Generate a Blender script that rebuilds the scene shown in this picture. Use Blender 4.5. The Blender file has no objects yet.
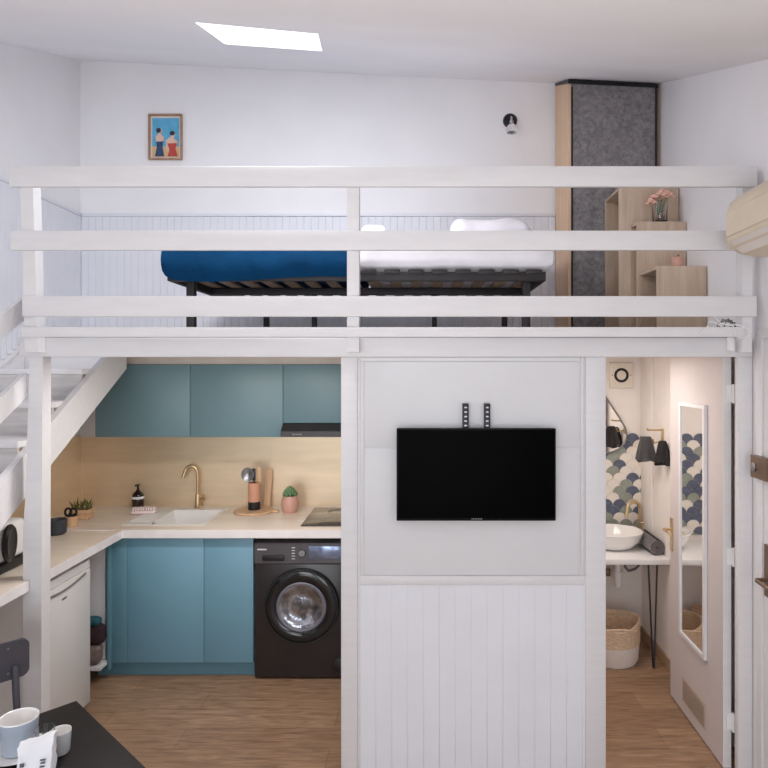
import bpy, bmesh, math, random
from mathutils import Vector, Matrix, noise
random.seed(7)
C = bpy.context.scene.collection
SC = bpy.context.scene
PI = math.pi

# ---------------------------------------------------------------- camera, world, lights
EYE = 1.913
F = 640.0
CXP, CYP = 421.0, 370.0
cam = bpy.data.cameras.new('camera')
cam.sensor_width = 36.0
cam.sensor_fit = 'HORIZONTAL'
cam.lens = 36.0 * F / 768.0
cam.shift_x = (384 - CXP) / 768.0
cam.shift_y = -(384 - CYP) / 768.0
cam.clip_start = 0.02
camo = bpy.data.objects.new('camera', cam)
C.objects.link(camo)
camo.location = (0, 0, EYE)
camo.rotation_euler = (PI / 2, 0, 0)
SC.camera = camo
SC.cycles.diffuse_bounces = 8
SC.cycles.max_bounces = 14
SC.view_settings.view_transform = 'Standard'
SC.view_settings.look = 'None'
SC.view_settings.exposure = 0.0
SC.view_settings.gamma = 1.0
SC.view_settings.use_curve_mapping = False

w = bpy.data.worlds.new('sky')
w.use_nodes = True
SC.world = w
bg = w.node_tree.nodes['Background']
bg.inputs['Color'].default_value = (0.93, 0.96, 1.0, 1)
bg.inputs['Strength'].default_value = 1.2


def area(name, loc, rot, sx, sy, power, col=(1, 1, 1), spread=PI):
    l = bpy.data.lights.new(name, 'AREA')
    l.shape = 'RECTANGLE'
    l.size = sx
    l.size_y = sy
    l.energy = power
    l.color = col
    l.spread = spread
    o = bpy.data.objects.new(name, l)
    C.objects.link(o)
    o.location = loc
    o.rotation_euler = rot
    return o


# daylight entering by the two tall windows behind the camera
area('window_daylight', (0.45, -2.45, 1.2), (PI / 2, 0, 0), 1.35, 2.2, 28, (0.89, 0.95, 1.0))
area('window_daylight', (-1.35, -2.45, 1.2), (PI / 2, 0, 0), 1.35, 2.2, 46, (0.89, 0.95, 1.0))
# added fill light out of view, aimed up to brighten the ceiling
area('ceiling_fill', (-0.3, 0.2, 0.9), (math.radians(180 - 28), 0, 0), 1.6, 1.0, 13, (1.0, 0.985, 0.97), math.radians(100))
# bathroom ceiling lamp, and an added unseen fill light for the kitchen
area('bathroom_lamp', (0.95, 3.7, 2.0), (0, 0, 0), 0.5, 0.5, 8.5, (1.0, 0.93, 0.87))
area('kitchen_fill', (-0.95, 3.25, 2.0), (math.radians(5), 0, 0), 1.0, 0.12, 13, (1.0, 0.95, 0.90))

# ---------------------------------------------------------------- materials
def s2l(c):
    c = c / 255.0
    return c / 12.92 if c <= 0.04045 else ((c + 0.055) / 1.055) ** 2.4


def rgb(r, g, b):
    return (s2l(r), s2l(g), s2l(b), 1.0)


MATS = {}


def mat(name, col, rough=0.5, metal=0.0, vary=0.05, scale=12.0, bump=0.0, bscale=80.0,
        stretch=(1, 1, 1), spec=0.5, trans=0.0, emit=None, estr=1.0, sheen=0.0, coat=0.0):
    if name in MATS:
        return MATS[name]
    m = bpy.data.materials.new(name)
    m.use_nodes = True
    nt = m.node_tree
    p = nt.nodes['Principled BSDF']
    p.inputs['Roughness'].default_value = rough
    p.inputs['Metallic'].default_value = metal
    p.inputs['Specular IOR Level'].default_value = spec
    p.inputs['Transmission Weight'].default_value = trans
    p.inputs['Sheen Weight'].default_value = sheen
    p.inputs['Coat Weight'].default_value = coat
    tc = nt.nodes.new('ShaderNodeTexCoord')
    mp = nt.nodes.new('ShaderNodeMapping')
    mp.inputs['Scale'].default_value = stretch
    nt.links.new(tc.outputs['Object'], mp.inputs['Vector'])
    n = nt.nodes.new('ShaderNodeTexNoise')
    n.inputs['Scale'].default_value = scale
    n.inputs['Detail'].default_value = 5
    nt.links.new(mp.outputs['Vector'], n.inputs['Vector'])
    r = nt.nodes.new('ShaderNodeValToRGB')
    r.color_ramp.elements[0].position = 0.3
    r.color_ramp.elements[1].position = 0.7
    lo = [max(0, c * (1 - vary)) for c in col[:3]] + [1]
    hi = [min(1, c * (1 + vary)) for c in col[:3]] + [1]
    r.color_ramp.elements[0].color = lo
    r.color_ramp.elements[1].color = hi
    nt.links.new(n.outputs['Fac'], r.inputs['Fac'])
    nt.links.new(r.outputs['Color'], p.inputs['Base Color'])
    if bump > 0:
        n2 = nt.nodes.new('ShaderNodeTexNoise')
        n2.inputs['Scale'].default_value = bscale
        n2.inputs['Detail'].default_value = 3
        nt.links.new(mp.outputs['Vector'], n2.inputs['Vector'])
        b = nt.nodes.new('ShaderNodeBump')
        b.inputs['Strength'].default_value = bump
        b.inputs['Distance'].default_value = 0.01
        nt.links.new(n2.outputs['Fac'], b.inputs['Height'])
        nt.links.new(b.outputs['Normal'], p.inputs['Normal'])
    if emit:
        p.inputs['Emission Color'].default_value = emit
        p.inputs['Emission Strength'].default_value = estr
    MATS[name] = m
    return m


def floor_mat():
    m = bpy.data.materials.new('oak_floor')
    m.use_nodes = True
    nt = m.node_tree
    p = nt.nodes['Principled BSDF']
    p.inputs['Roughness'].default_value = 0.42
    tc = nt.nodes.new('ShaderNodeTexCoord')
    br = nt.nodes.new('ShaderNodeTexBrick')
    br.inputs['Scale'].default_value = 1.0
    br.inputs['Brick Width'].default_value = 1.25
    br.inputs['Row Height'].default_value = 0.19
    br.inputs['Mortar Size'].default_value = 0.0012
    br.inputs['Color1'].default_value = rgb(158, 126, 100)
    br.inputs['Color2'].default_value = rgb(172, 140, 112)
    br.inputs['Mortar'].default_value = rgb(120, 92, 70)
    br.offset = 0.37
    nt.links.new(tc.outputs['Object'], br.inputs['Vector'])
    mp = nt.nodes.new('ShaderNodeMapping')
    mp.inputs['Scale'].default_value = (1.6, 14, 1)
    nt.links.new(tc.outputs['Object'], mp.inputs['Vector'])
    n = nt.nodes.new('ShaderNodeTexNoise')
    n.inputs['Scale'].default_value = 3.0
    n.inputs['Detail'].default_value = 8
    n.inputs['Distortion'].default_value = 1.2
    nt.links.new(mp.outputs['Vector'], n.inputs['Vector'])
    r = nt.nodes.new('ShaderNodeValToRGB')
    r.color_ramp.elements[0].position = 0.32
    r.color_ramp.elements[1].position = 0.68
    r.color_ramp.elements[0].color = (0.62, 0.59, 0.56, 1)
    r.color_ramp.elements[1].color = (1.1, 1.1, 1.1, 1)
    nt.links.new(n.outputs['Fac'], r.inputs['Fac'])
    mx = nt.nodes.new('ShaderNodeMixRGB')
    mx.blend_type = 'MULTIPLY'
    mx.inputs['Fac'].default_value = 1.0
    nt.links.new(br.outputs['Color'], mx.inputs['Color1'])
    nt.links.new(r.outputs['Color'], mx.inputs['Color2'])
    nt.links.new(mx.outputs['Color'], p.inputs['Base Color'])
    return m


def wood(name, a, b, stretch, rough=0.5, scale=3.0):
    if name in MATS:
        return MATS[name]
    m = bpy.data.materials.new(name)
    m.use_nodes = True
    nt = m.node_tree
    p = nt.nodes['Principled BSDF']
    p.inputs['Roughness'].default_value = rough
    tc = nt.nodes.new('ShaderNodeTexCoord')
    mp = nt.nodes.new('ShaderNodeMapping')
    mp.inputs['Scale'].default_value = stretch
    nt.links.new(tc.outputs['Object'], mp.inputs['Vector'])
    n = nt.nodes.new('ShaderNodeTexNoise')
    n.inputs['Scale'].default_value = scale
    n.inputs['Detail'].default_value = 6
    n.inputs['Distortion'].default_value = 0.8
    nt.links.new(mp.outputs['Vector'], n.inputs['Vector'])
    r = nt.nodes.new('ShaderNodeValToRGB')
    r.color_ramp.elements[0].position = 0.3
    r.color_ramp.elements[1].position = 0.7
    r.color_ramp.elements[0].color = a
    r.color_ramp.elements[1].color = b
    nt.links.new(n.outputs['Fac'], r.inputs['Fac'])
    nt.links.new(r.outputs['Color'], p.inputs['Base Color'])
    MATS[name] = m
    return m


def voronoi_felt(name, a, b):
    m = bpy.data.materials.new(name)
    m.use_nodes = True
    nt = m.node_tree
    p = nt.nodes['Principled BSDF']
    p.inputs['Roughness'].default_value = 0.95
    tc = nt.nodes.new('ShaderNodeTexCoord')
    n = nt.nodes.new('ShaderNodeTexNoise')
    n.inputs['Scale'].default_value = 38
    n.inputs['Detail'].default_value = 9
    n.inputs['Roughness'].default_value = 0.75
    nt.links.new(tc.outputs['Object'], n.inputs['Vector'])
    r = nt.nodes.new('ShaderNodeValToRGB')
    r.color_ramp.elements[0].position = 0.32
    r.color_ramp.elements[1].position = 0.72
    r.color_ramp.elements[0].color = a
    r.color_ramp.elements[1].color = b
    nt.links.new(n.outputs['Fac'], r.inputs['Fac'])
    nt.links.new(r.outputs['Color'], p.inputs['Base Color'])
    return m


M_WALL = mat('wall_white_paint', rgb(238, 237, 239), 0.85, vary=0.02, scale=3, bump=0.05, bscale=30)
M_CEIL = mat('ceiling_white_paint', rgb(238, 237, 239), 0.9, vary=0.02, scale=2)
M_WOODW = mat('white_painted_wood', rgb(222, 221, 223), 0.5, vary=0.025, scale=6, stretch=(1, 6, 6))
M_PANEL = mat('white_panel_paint', rgb(220, 221, 224), 0.6, vary=0.015, scale=4)
M_BEAD = mat('white_beadboard_paint', rgb(227, 229, 236), 0.55, vary=0.02, scale=5)
M_FLOOR = floor_mat()
M_DECK = wood('grey_stained_boards', rgb(186, 183, 182), rgb(206, 203, 202), (1, 14, 14), 0.6)
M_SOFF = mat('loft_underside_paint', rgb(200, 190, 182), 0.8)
M_TEAL = mat('teal_lacquer', rgb(112, 157, 178), 0.42, vary=0.02, scale=2)
M_TEALD = mat('teal_carcass', rgb(98, 142, 158), 0.5, vary=0.02)
M_TEALU = mat('blue_green_lacquer', rgb(100, 128, 136), 0.4, vary=0.02, scale=2)
M_WORK = wood('pale_marble_laminate', rgb(226, 210, 194), rgb(240, 229, 216), (0.8, 5, 5), 0.3, 2.0)
M_LIP = mat('white_worktop_edge', rgb(232, 228, 228), 0.4)
M_GOLD = mat('brushed_brass_sheet', rgb(230, 208, 178), 0.38, 0.5, vary=0.05, scale=3, stretch=(1, 1, 8))
M_BRASS = mat('brass', rgb(206, 180, 140), 0.32, 0.8, vary=0.03)
M_BRONZE = mat('aged_brass', rgb(128, 108, 92), 0.4, 0.7, vary=0.15)
M_BLACK = mat('black_plastic', rgb(26, 25, 27), 0.45, vary=0.1)
M_TV = mat('matte_black_screen', rgb(2, 2, 2), 0.3, vary=0.02, spec=0.02)
M_TVF = mat('black_screen_bezel', rgb(8, 8, 9), 0.5, vary=0.02, spec=0.15)
M_GLOSSB = mat('glossy_black_enamel', rgb(46, 42, 43), 0.25, vary=0.05)
M_GLASSB = mat('black_glass', rgb(30, 30, 32), 0.08, vary=0.02)
M_HOB = mat('hob_glass', rgb(58, 55, 55), 0.12, vary=0.02, spec=0.8)
M_CHROME = mat('chrome', rgb(205, 205, 210), 0.15, 1.0, vary=0.02)
M_STEEL = mat('grey_steel', rgb(150, 150, 155), 0.3, 0.9, vary=0.05)
M_WHITEP = mat('white_plastic', rgb(233, 232, 232), 0.4, vary=0.02)
M_FRIDGE = mat('white_fridge_enamel', rgb(222, 219, 216), 0.4, vary=0.01)
M_AC = mat('aged_cream_plastic', rgb(214, 200, 178), 0.45, vary=0.03)
M_ACL = mat('pale_louvre_plastic', rgb(226, 218, 212), 0.4, vary=0.02)
M_CER = mat('white_ceramic', rgb(238, 236, 234), 0.15, vary=0.01)
M_CERB = mat('grey_blue_ceramic', rgb(172, 182, 196), 0.3, vary=0.04)
M_MIRROR = mat('mirror_silver', rgb(240, 240, 240), 0.02, 1.0, vary=0.0)
M_GLASS = mat('clear_glass', rgb(250, 250, 250), 0.03, trans=1.0, vary=0.0)
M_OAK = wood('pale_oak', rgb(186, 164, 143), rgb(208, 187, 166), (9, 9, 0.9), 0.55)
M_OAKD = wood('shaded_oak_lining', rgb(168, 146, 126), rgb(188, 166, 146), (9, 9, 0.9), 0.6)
M_PINE = wood('warm_pine', rgb(214, 178, 146), rgb(228, 196, 165), (8, 8, 0.8), 0.55)
M_BEECH = wood('beech', rgb(205, 165, 128), rgb(222, 186, 150), (6, 6, 1), 0.5)
M_FELT = voronoi_felt('grey_felt', rgb(98, 94, 96), rgb(160, 156, 158))
M_BLUE = mat('blue_cotton', rgb(6, 54, 90), 0.9, spec=0.1, vary=0.12, scale=6, bump=0.25, bscale=25)
M_SHEET = mat('white_cotton', rgb(236, 234, 240), 0.9, vary=0.02, bump=0.2, bscale=18)
M_BEDM = mat('dark_grey_metal', rgb(52, 49, 51), 0.5, 0.3, vary=0.08)
M_SLAT = wood('brown_slat', rgb(150, 126, 108), rgb(178, 154, 134), (6, 1, 6), 0.6)
M_TABLE = mat('black_brown_table', rgb(24, 20, 20), 0.5, spec=0.2, vary=0.12, scale=4, stretch=(1, 8, 1))
M_CHAIR = mat('slate_painted_metal', rgb(78, 77, 86), 0.5, 0.2, vary=0.05)
M_PINK = mat('pink_glazed_clay', rgb(205, 158, 142), 0.3, vary=0.06)
M_LEAF = mat('succulent_green', rgb(104, 136, 96), 0.6, vary=0.2, scale=30)
M_HERB = mat('herb_green', rgb(98, 100, 52), 0.7, vary=0.3, scale=30)
M_AMBER = mat('dark_amber_glass', rgb(42, 26, 24), 0.2, vary=0.05)
M_TOWEL = mat('charcoal_terry', rgb(66, 64, 66), 0.95, vary=0.15, scale=60, bump=0.4, bscale=200, sheen=0.3)
M_TOWELG = mat('grey_terry', rgb(98, 92, 92), 0.95, vary=0.15, scale=60, bump=0.4, bscale=200, sheen=0.3)
M_ROPE = mat('seagrass', rgb(222, 196, 168), 0.9, vary=0.2, scale=40, bump=0.5, bscale=60, stretch=(1, 1, 3))
M_CANVAS = mat('white_canvas', rgb(232, 224, 218), 0.9, vary=0.04, bump=0.2, bscale=60)
M_BATHW = mat('warm_bathroom_paint', rgb(238, 231, 226), 0.8, vary=0.02)
M_DOORP = mat('pinkish_white_door', rgb(208, 199, 198), 0.5, vary=0.015)
M_TILEW = mat('tile_white', rgb(230, 222, 212), 0.25, vary=0.03)
M_TILES = mat('tile_sage', rgb(146, 152, 142), 0.25, vary=0.12, scale=30)
M_TILEN = mat('tile_navy', rgb(92, 99, 118), 0.25, vary=0.18, scale=30)
M_GROUT = mat('grout', rgb(208, 202, 196), 0.8)
M_DARK = mat('dark_void', rgb(40, 36, 36), 0.8)
M_TAN = mat('tan_baseboard', rgb(176, 146, 120), 0.6)
M_TEALF = mat('teal_fabric', rgb(40, 92, 106), 0.9)
M_MAROON = mat('dark_maroon_fabric', rgb(52, 34, 38), 0.9, vary=0.3, scale=30)
M_TAUPE = mat('taupe_fabric', rgb(120, 106, 100), 0.9, vary=0.3, scale=30)
M_PETAL = mat('pink_petal', rgb(240, 196, 180), 0.8, vary=0.08)
M_PAPER = mat('white_paper', rgb(236, 236, 240), 0.7, vary=0.02, bump=0.3, bscale=25)
M_COPPER = mat('rose_wood_holder', rgb(206, 152, 124), 0.5, vary=0.06)
M_DISPLAY = mat('glossy_blue_film', rgb(130, 142, 170), 0.15, 0.6, vary=0.25, scale=30)
M_GREY = mat('mid_grey', rgb(120, 118, 118), 0.5)


# ---------------------------------------------------------------- mesh helpers
class G:
    def __init__(self):
        self.bm = bmesh.new()
        self.mi = 0

    def _tag(self, before):
        for f in self.bm.faces:
            if f not in before:
                f.material_index = self.mi

    def box(self, x0, x1, y0, y1, z0, z1, bevel=0.0, seg=2):
        b = bmesh.new()
        bmesh.ops.create_cube(b, size=1.0)
        for v in b.verts:
            v.co = Vector((x0 + (v.co.x + .5) * (x1 - x0), y0 + (v.co.y + .5) * (y1 - y0), z0 + (v.co.z + .5) * (z1 - z0)))
        if bevel > 0:
            bevel = min(bevel, 0.49 * min(abs(x1 - x0), abs(y1 - y0), abs(z1 - z0)))
            bmesh.ops.bevel(b, geom=list(b.edges), offset=bevel, segments=seg, affect='EDGES', profile=0.5)
        self.merge(b)
        return self

    def merge(self, b, mtx=None):
        if mtx is not None:
            bmesh.ops.transform(b, matrix=mtx, verts=list(b.verts))
        for f in b.faces:
            f.material_index = self.mi
        me = bpy.data.meshes.new('tmp')
        b.to_mesh(me)
        b.free()
        self.bm.from_mesh(me)
        bpy.data.meshes.remove(me)

    def cyl(self, p0, p1, r0, r1=None, seg=20):
        r1 = r0 if r1 is None else r1
        p0 = Vector(p0)
        p1 = Vector(p1)
        d = p1 - p0
        b = bmesh.new()
        bmesh.ops.create_cone(b, cap_ends=True, segments=seg, radius1=r0, radius2=r1, depth=d.length)
        q = d.to_track_quat('Z', 'Y').to_matrix().to_4x4()
        self.merge(b, Matrix.Translation((p0 + p1) / 2) @ q)
        return self

    def tube(self, pts, r, seg=10):
        pts = [Vector(p) for p in pts]
        b = bmesh.new()
        rings = []
        n = len(pts)
        prev = None
        for i, p in enumerate(pts):
            if i == 0:
                t = pts[1] - pts[0]
            elif i == n - 1:
                t = pts[-1] - pts[-2]
            else:
                t = (pts[i + 1] - pts[i]).normalized() + (pts[i] - pts[i - 1]).normalized()
            t.normalize()
            if prev is None:
                a = Vector((0, 0, 1)) if abs(t.z) < 0.9 else Vector((1, 0, 0))
                u = t.cross(a).normalized()
            else:
                u = (prev - t * prev.dot(t)).normalized()
            prev = u
            v = t.cross(u)
            rr = r[i] if isinstance(r, (list, tuple)) else r
            rings.append([b.verts.new(p + u * rr * math.cos(2 * PI * k / seg) + v * rr * math.sin(2 * PI * k / seg)) for k in range(seg)])
        for i in range(n - 1):
            for k in range(seg):
                b.faces.new((rings[i][k], rings[i][(k + 1) % seg], rings[i + 1][(k + 1) % seg], rings[i + 1][k]))
        b.faces.new(rings[0][::-1])
        b.faces.new(rings[-1])
        bmesh.ops.recalc_face_normals(b, faces=list(b.faces))
        self.merge(b)
        return self

    def lathe(self, prof, c=(0, 0, 0), seg=32, sx=1.0, sy=1.0, axis='Z'):
        b = bmesh.new()
        rings = []
        for (r, z) in prof:
            if r < 1e-6:
                rings.append([b.verts.new((0, 0, z))])
            else:
                rings.append([b.verts.new((sx * r * math.cos(2 * PI * k / seg), sy * r * math.sin(2 * PI * k / seg), z)) for k in range(seg)])
        for a, d in zip(rings, rings[1:]):
            for k in range(seg):
                k2 = (k + 1) % seg
                if len(a) == 1 and len(d) == 1:
                    continue
                if len(a) == 1:
                    b.faces.new((a[0], d[k], d[k2]))
                elif len(d) == 1:
                    b.faces.new((a[k], a[k2], d[0]))
                else:
                    b.faces.new((a[k], a[k2], d[k2], d[k]))
        bmesh.ops.recalc_face_normals(b, faces=list(b.faces))
        m = Matrix.Translation(c)
        if axis == 'Y':      # profile axis towards the viewer (-Y)
            m = m @ Matrix.Rotation(PI / 2, 4, 'X')
        elif axis == 'X':    # profile axis towards -X
            m = m @ Matrix.Rotation(-PI / 2, 4, 'Y')
        self.merge(b, m)
        return self

    def prism(self, pts, axis, a, c):
        """closed outline; axis Y: pts are (x,z); axis X: pts are (y,z); axis Z: pts are (x,y)"""
        def mk(p, t):
            if axis == 'Y':
                return (p[0], t, p[1])
            if axis == 'X':
                return (t, p[0], p[1])
            return (p[0], p[1], t)
        b = bmesh.new()
        v0 = [b.verts.new(mk(p, a)) for p in pts]
        v1 = [b.verts.new(mk(p, c)) for p in pts]
        b.faces.new(v0)
        b.faces.new(v1[::-1])
        n = len(pts)
        for i in range(n):
            b.faces.new((v0[i], v0[(i + 1) % n], v1[(i + 1) % n], v1[i]))
        bmesh.ops.recalc_face_normals(b, faces=list(b.faces))
        self.merge(b)
        return self

    def ball(self, c, r, sx=1, sy=1, sz=1, sub=2):
        b = bmesh.new()
        bmesh.ops.create_icosphere(b, subdivisions=sub, radius=r)
        self.merge(b, Matrix.Translation(c) @ Matrix.Diagonal((sx, sy, sz, 1)))
        return self

    def rough(self, amp, scale):
        for v in self.bm.verts:
            n = noise.noise_vector(v.co * scale)
            v.co += n * amp
        return self


def obj(name, g, m, parent=None, smooth=True, angle=40, local=False):
    me = bpy.data.meshes.new(name)
    g.bm.to_mesh(me)
    g.bm.free()
    for mm in (m if isinstance(m, (list, tuple)) else [m]):
        me.materials.append(mm)
    if smooth:
        me.shade_smooth()
        try:
            me.set_sharp_from_angle(angle=math.radians(angle))
        except Exception:
            pass
    o = bpy.data.objects.new(name, me)
    C.objects.link(o)
    if parent is not None:
        o.parent = parent
        if not local:
            off = Vector((0, 0, 0))
            q = parent
            while q is not None:
                off += q.location
                q = q.parent
            me.transform(Matrix.Translation(-off))
    return o


def recenter(o):
    """put a single-mesh thing's origin at the middle of its base"""
    me = o.data
    xs = [v.co.x for v in me.vertices]
    ys = [v.co.y for v in me.vertices]
    zs = [v.co.z for v in me.vertices]
    c = Vector(((min(xs) + max(xs)) / 2, (min(ys) + max(ys)) / 2, min(zs)))
    me.transform(Matrix.Translation(-c))
    o.location = c
    return o


def tag(o, label, cat, group=None):
    o['label'] = label
    o['category'] = cat
    if group:
        o['group'] = group
    return o


def thing(name, label, cat, loc=(0, 0, 0), rotz=0.0, group=None):
    o = bpy.data.objects.new(name, None)
    C.objects.link(o)
    o.empty_display_size = 0.1
    o.location = loc
    o.rotation_euler = (0, 0, rotz)
    return tag(o, label, cat, group)


def single(name, g, m, label, cat, group=None, **kw):
    return tag(recenter(obj(name, g, m, **kw)), label, cat, group)


def struct(name, g, m, parent=None, **kw):
    o = obj(name, g, m, parent, **kw)
    if parent is None:
        o['kind'] = 'structure'
    return o


def sx(px, Y):
    return (px - CXP) * Y / F


def sz(py, Y):
    return EYE - (py - CYP) * Y / F


# ---------------------------------------------------------------- room shell
XL = -2.47
YB = 4.64
YF = -2.6


def xr(y):
    return 1.556 + 0.0235 * (y - 2.95)


def zc(x, y):
    y = max(y, 1.6)
    return EYE + 0.408 - 0.049 * x + 0.37 * y


g = G()
g.box(XL - .1, 2.0, YF - .1, YB + .1, -.1, 0)
struct('floor', g, M_FLOOR, smooth=False)

g = G()
g.box(XL - .12, XL, YF - .1, YB + .1, -.1, 4.4)
struct('wall_left', g, M_WALL, smooth=False)

g = G()
g.box(XL - .12, 2.0, YB, YB + .12, -.1, 4.4)
struct('wall_back', g, M_WALL, smooth=False)

g = G()
g.prism([(xr(YF - .1), YF - .1), (xr(3.03), 3.03), (2.2, 3.03), (2.2, YF - .1)], 'Z', -.1, 4.3)
g.prism([(xr(3.03), 3.03), (xr(YB + .1), YB + .1), (2.2, YB + .1), (2.2, 3.03)], 'Z', 2.022, 4.3)
struct('wall_right', g, M_WALL, smooth=False)

# rear wall with two window openings behind the camera
g = G()
for (x0, x1, z0, z1) in ((XL, -2.05, 0, 3.1), (-.65, -.25, 0, 3.1), (1.15, 1.6, 0, 3.1), (-2.05, -.65, 0, .1), (-2.05, -.65, 2.35, 3.1), (-.25, 1.15, 0, .1), (-.25, 1.15, 2.35, 3.1)):
    g.box(x0, x1, YF - .1, YF, z0, z1)
struct('wall_rear', g, M_WALL, smooth=False)

# sloping ceiling with a hole for the glowing pane
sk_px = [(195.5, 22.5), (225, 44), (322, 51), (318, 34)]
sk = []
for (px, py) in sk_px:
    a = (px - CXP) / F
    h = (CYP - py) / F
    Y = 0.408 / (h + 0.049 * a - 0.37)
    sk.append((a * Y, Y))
g = G()
bm = g.bm
outer = [(XL - .05, 1.6), (XL - .05, YB + .05), (2.0, YB + .05), (2.0, 1.6)]
for dz, flip in ((0, False), (.03, True)):
    vo = [bm.verts.new((x, y, zc(x, y) + dz)) for x, y in outer]
    vi = [bm.verts.new((x, y, zc(x, y) + dz)) for x, y in sk]
    # order: sk = near-left, far-left, far-right, near-right
    for i in range(4):
        j = (i + 1) % 4
        f = (vo[i], vo[j], vi[j], vi[i])
        bm.faces.new(f if not flip else f[::-1])
    if dz == 0:
        lo_i, lo_o = vi, vo
    else:
        for i in range(4):
            j = (i + 1) % 4
            bm.faces.new((lo_i[i], lo_i[j], vi[j], vi[i]))
            bm.faces.new((lo_o[i], vo[i], vo[j], lo_o[j]))
g.prism([(XL - .05, YF - .1), (XL - .05, 1.6), (2.0, 1.6), (2.0, YF - .1)], 'Z', 2.93, 3.05)
for v in bm.verts:
    if abs(v.co.y - 1.6) < 1e-4 or v.co.y < 0:
        if abs(v.co.z - 2.93) < 1e-4:
            v.co.z = zc(v.co.x, 1.6)
        elif abs(v.co.z - 3.05) < 1e-4:
            v.co.z = zc(v.co.x, 1.6) + .03
bmesh.ops.recalc_face_normals(bm, faces=list(bm.faces))
struct('ceiling', g, M_CEIL, smooth=False)

# added glowing pane in place of the bright light patch on the ceiling
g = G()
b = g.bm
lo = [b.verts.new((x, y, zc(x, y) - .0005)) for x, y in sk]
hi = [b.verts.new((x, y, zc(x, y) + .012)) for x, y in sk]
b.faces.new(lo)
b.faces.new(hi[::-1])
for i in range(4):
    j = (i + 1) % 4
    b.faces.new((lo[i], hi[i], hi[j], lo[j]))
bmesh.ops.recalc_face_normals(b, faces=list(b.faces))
struct('ceiling_glow_pane', g, mat('ceiling_glow', rgb(245, 245, 247), 0.4, vary=0.0, emit=(1, 1, 1, 1), estr=1.4), smooth=False)
# added fill light just under the glowing pane, brightens the loft
skx = sum(p[0] for p in sk) / 4
sky = sum(p[1] for p in sk) / 4
area('loft_fill', (skx, sky, zc(skx, sky) - .03), (math.atan(.37), 0, 0), 0.42, 0.2, 23, (0.98, 0.98, 1.0))

# ---- loft deck
DZ0, DZ1 = 2.02, 2.09
YP = 3.0          # partition face
g = G()
g.prism([(-1.87, 3.03), (1.56, 3.03), (xr(4.635), 4.635), (XL, 4.635), (XL, 3.95), (-1.87, 3.95)], 'Z', DZ0 + .012, DZ1)
struct('floor_loft', g, M_DECK, smooth=False)
g = G()
g.prism([(-1.87, 3.05), (1.58, 3.05), (1.58, 4.635), (XL + .005, 4.635), (XL + .005, 3.95), (-1.87, 3.95)], 'Z', DZ0, DZ0 + .012)
struct('ceiling_under_loft', g, M_SOFF, smooth=False)

# ---- beam along the loft front
g = G()
g.box(-1.88, 1.55, 2.99, 3.05, sz(357, 2.99), sz(338, 2.99), .004)
struct('trim_1', g, M_WOODW)

# ---- partition between kitchen and bathroom
xa, xb = sx(341, YP), sx(357.5, YP)
xc, xd = sx(585.5, YP), sx(606, YP)
xe, xf = sx(738, YP), sx(752.5, YP)
zbeam = sz(357, 2.99)
g = G()
g.box(xb - .01, xc + .01, 3.012, 3.045, 0.0, zbeam)
struct('wall_partition', g, M_PANEL, smooth=False)
g = G()
g.box(xa, xb, YP, 3.06, 0, zbeam, .004)
g.box(xb, xb + .012, YP + .006, 3.02, 0, zbeam, .003)
struct('trim_2', g, M_WOODW)
g = G()
g.box(xc, xd, YP, 3.04, 0, zbeam, .004)
g.box(xc - .022, xc - .006, YP + .004, 3.02, sz(576, YP), zbeam, .004)
struct('trim_3', g, M_WOODW)
g = G()
g.box(xe, xf, YP, 3.035, 0, zbeam, .004)
struct('trim_4', g, M_WOODW)
# upper smooth boards with fine seams, dado rail, beadboard below
g = G()
zt = sz(359, YP)
zs = sz(448, YP)
zd1, zd0 = sz(576, YP), sz(585, YP)
x0, x1 = sx(364, YP), xc - .03
g.box(xb + .012, xc - .024, 3.004, 3.02, zt - .012, zbeam - .001, .003)
g.box(xb + .012, x0, 3.004, 3.02, zd1, zt - .012, .003)
g.box(x0, x1, 3.006, 3.02, zs + .004, zt - .014, .002)
g.box(x0, x1, 3.006, 3.02, zd1 + .004, zs - .002, .002)
struct('trim_5', g, M_PANEL)
g = G()
g.box(xb + .012, xc, 2.997, 3.02, zd0, zd1, .004)
struct('trim_6', g, M_WOODW)
g = G()
x = xb + .012
k = 0
while x < xc - .002:
    wd = min(.0745, xc - x)
    g.box(x + .0001, x + wd - .0001, 3.003, 3.02, 0.0, zd0, .0009 if k % 4 else .0014, 1)
    x += wd
    k += 1
struct('trim_7', g, M_BEAD)

# ---- kitchen right wall / bathroom left wall / bathroom right wall (under the loft)
g = G()
g.box(-.37, -.33, 3.06, YB, 0, DZ0)
struct('wall_kitchen_right', g, M_WALL, smooth=False)
g = G()
g.box(.58, .62, 3.045, YB, 0, DZ0)
struct('wall_bathroom_left', g, M_BATHW, smooth=False)
g = G()
g.box(1.59, 1.75, 3.036, YB, 0, DZ0)
struct('wall_bathroom_right', g, M_BATHW, smooth=False)
g = G()
g.box(.62, 1.59, 4.612, YB, 0, DZ0)
struct('wall_bathroom_back', g, M_BATHW, smooth=False)
g = G()
g.box(.63, 1.578, 4.602, 4.612, 0, .07)
g.box(1.578, 1.59, 3.9, 4.612, 0, .07)
struct('baseboard_bathroom', g, M_TAN, smooth=False)

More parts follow.
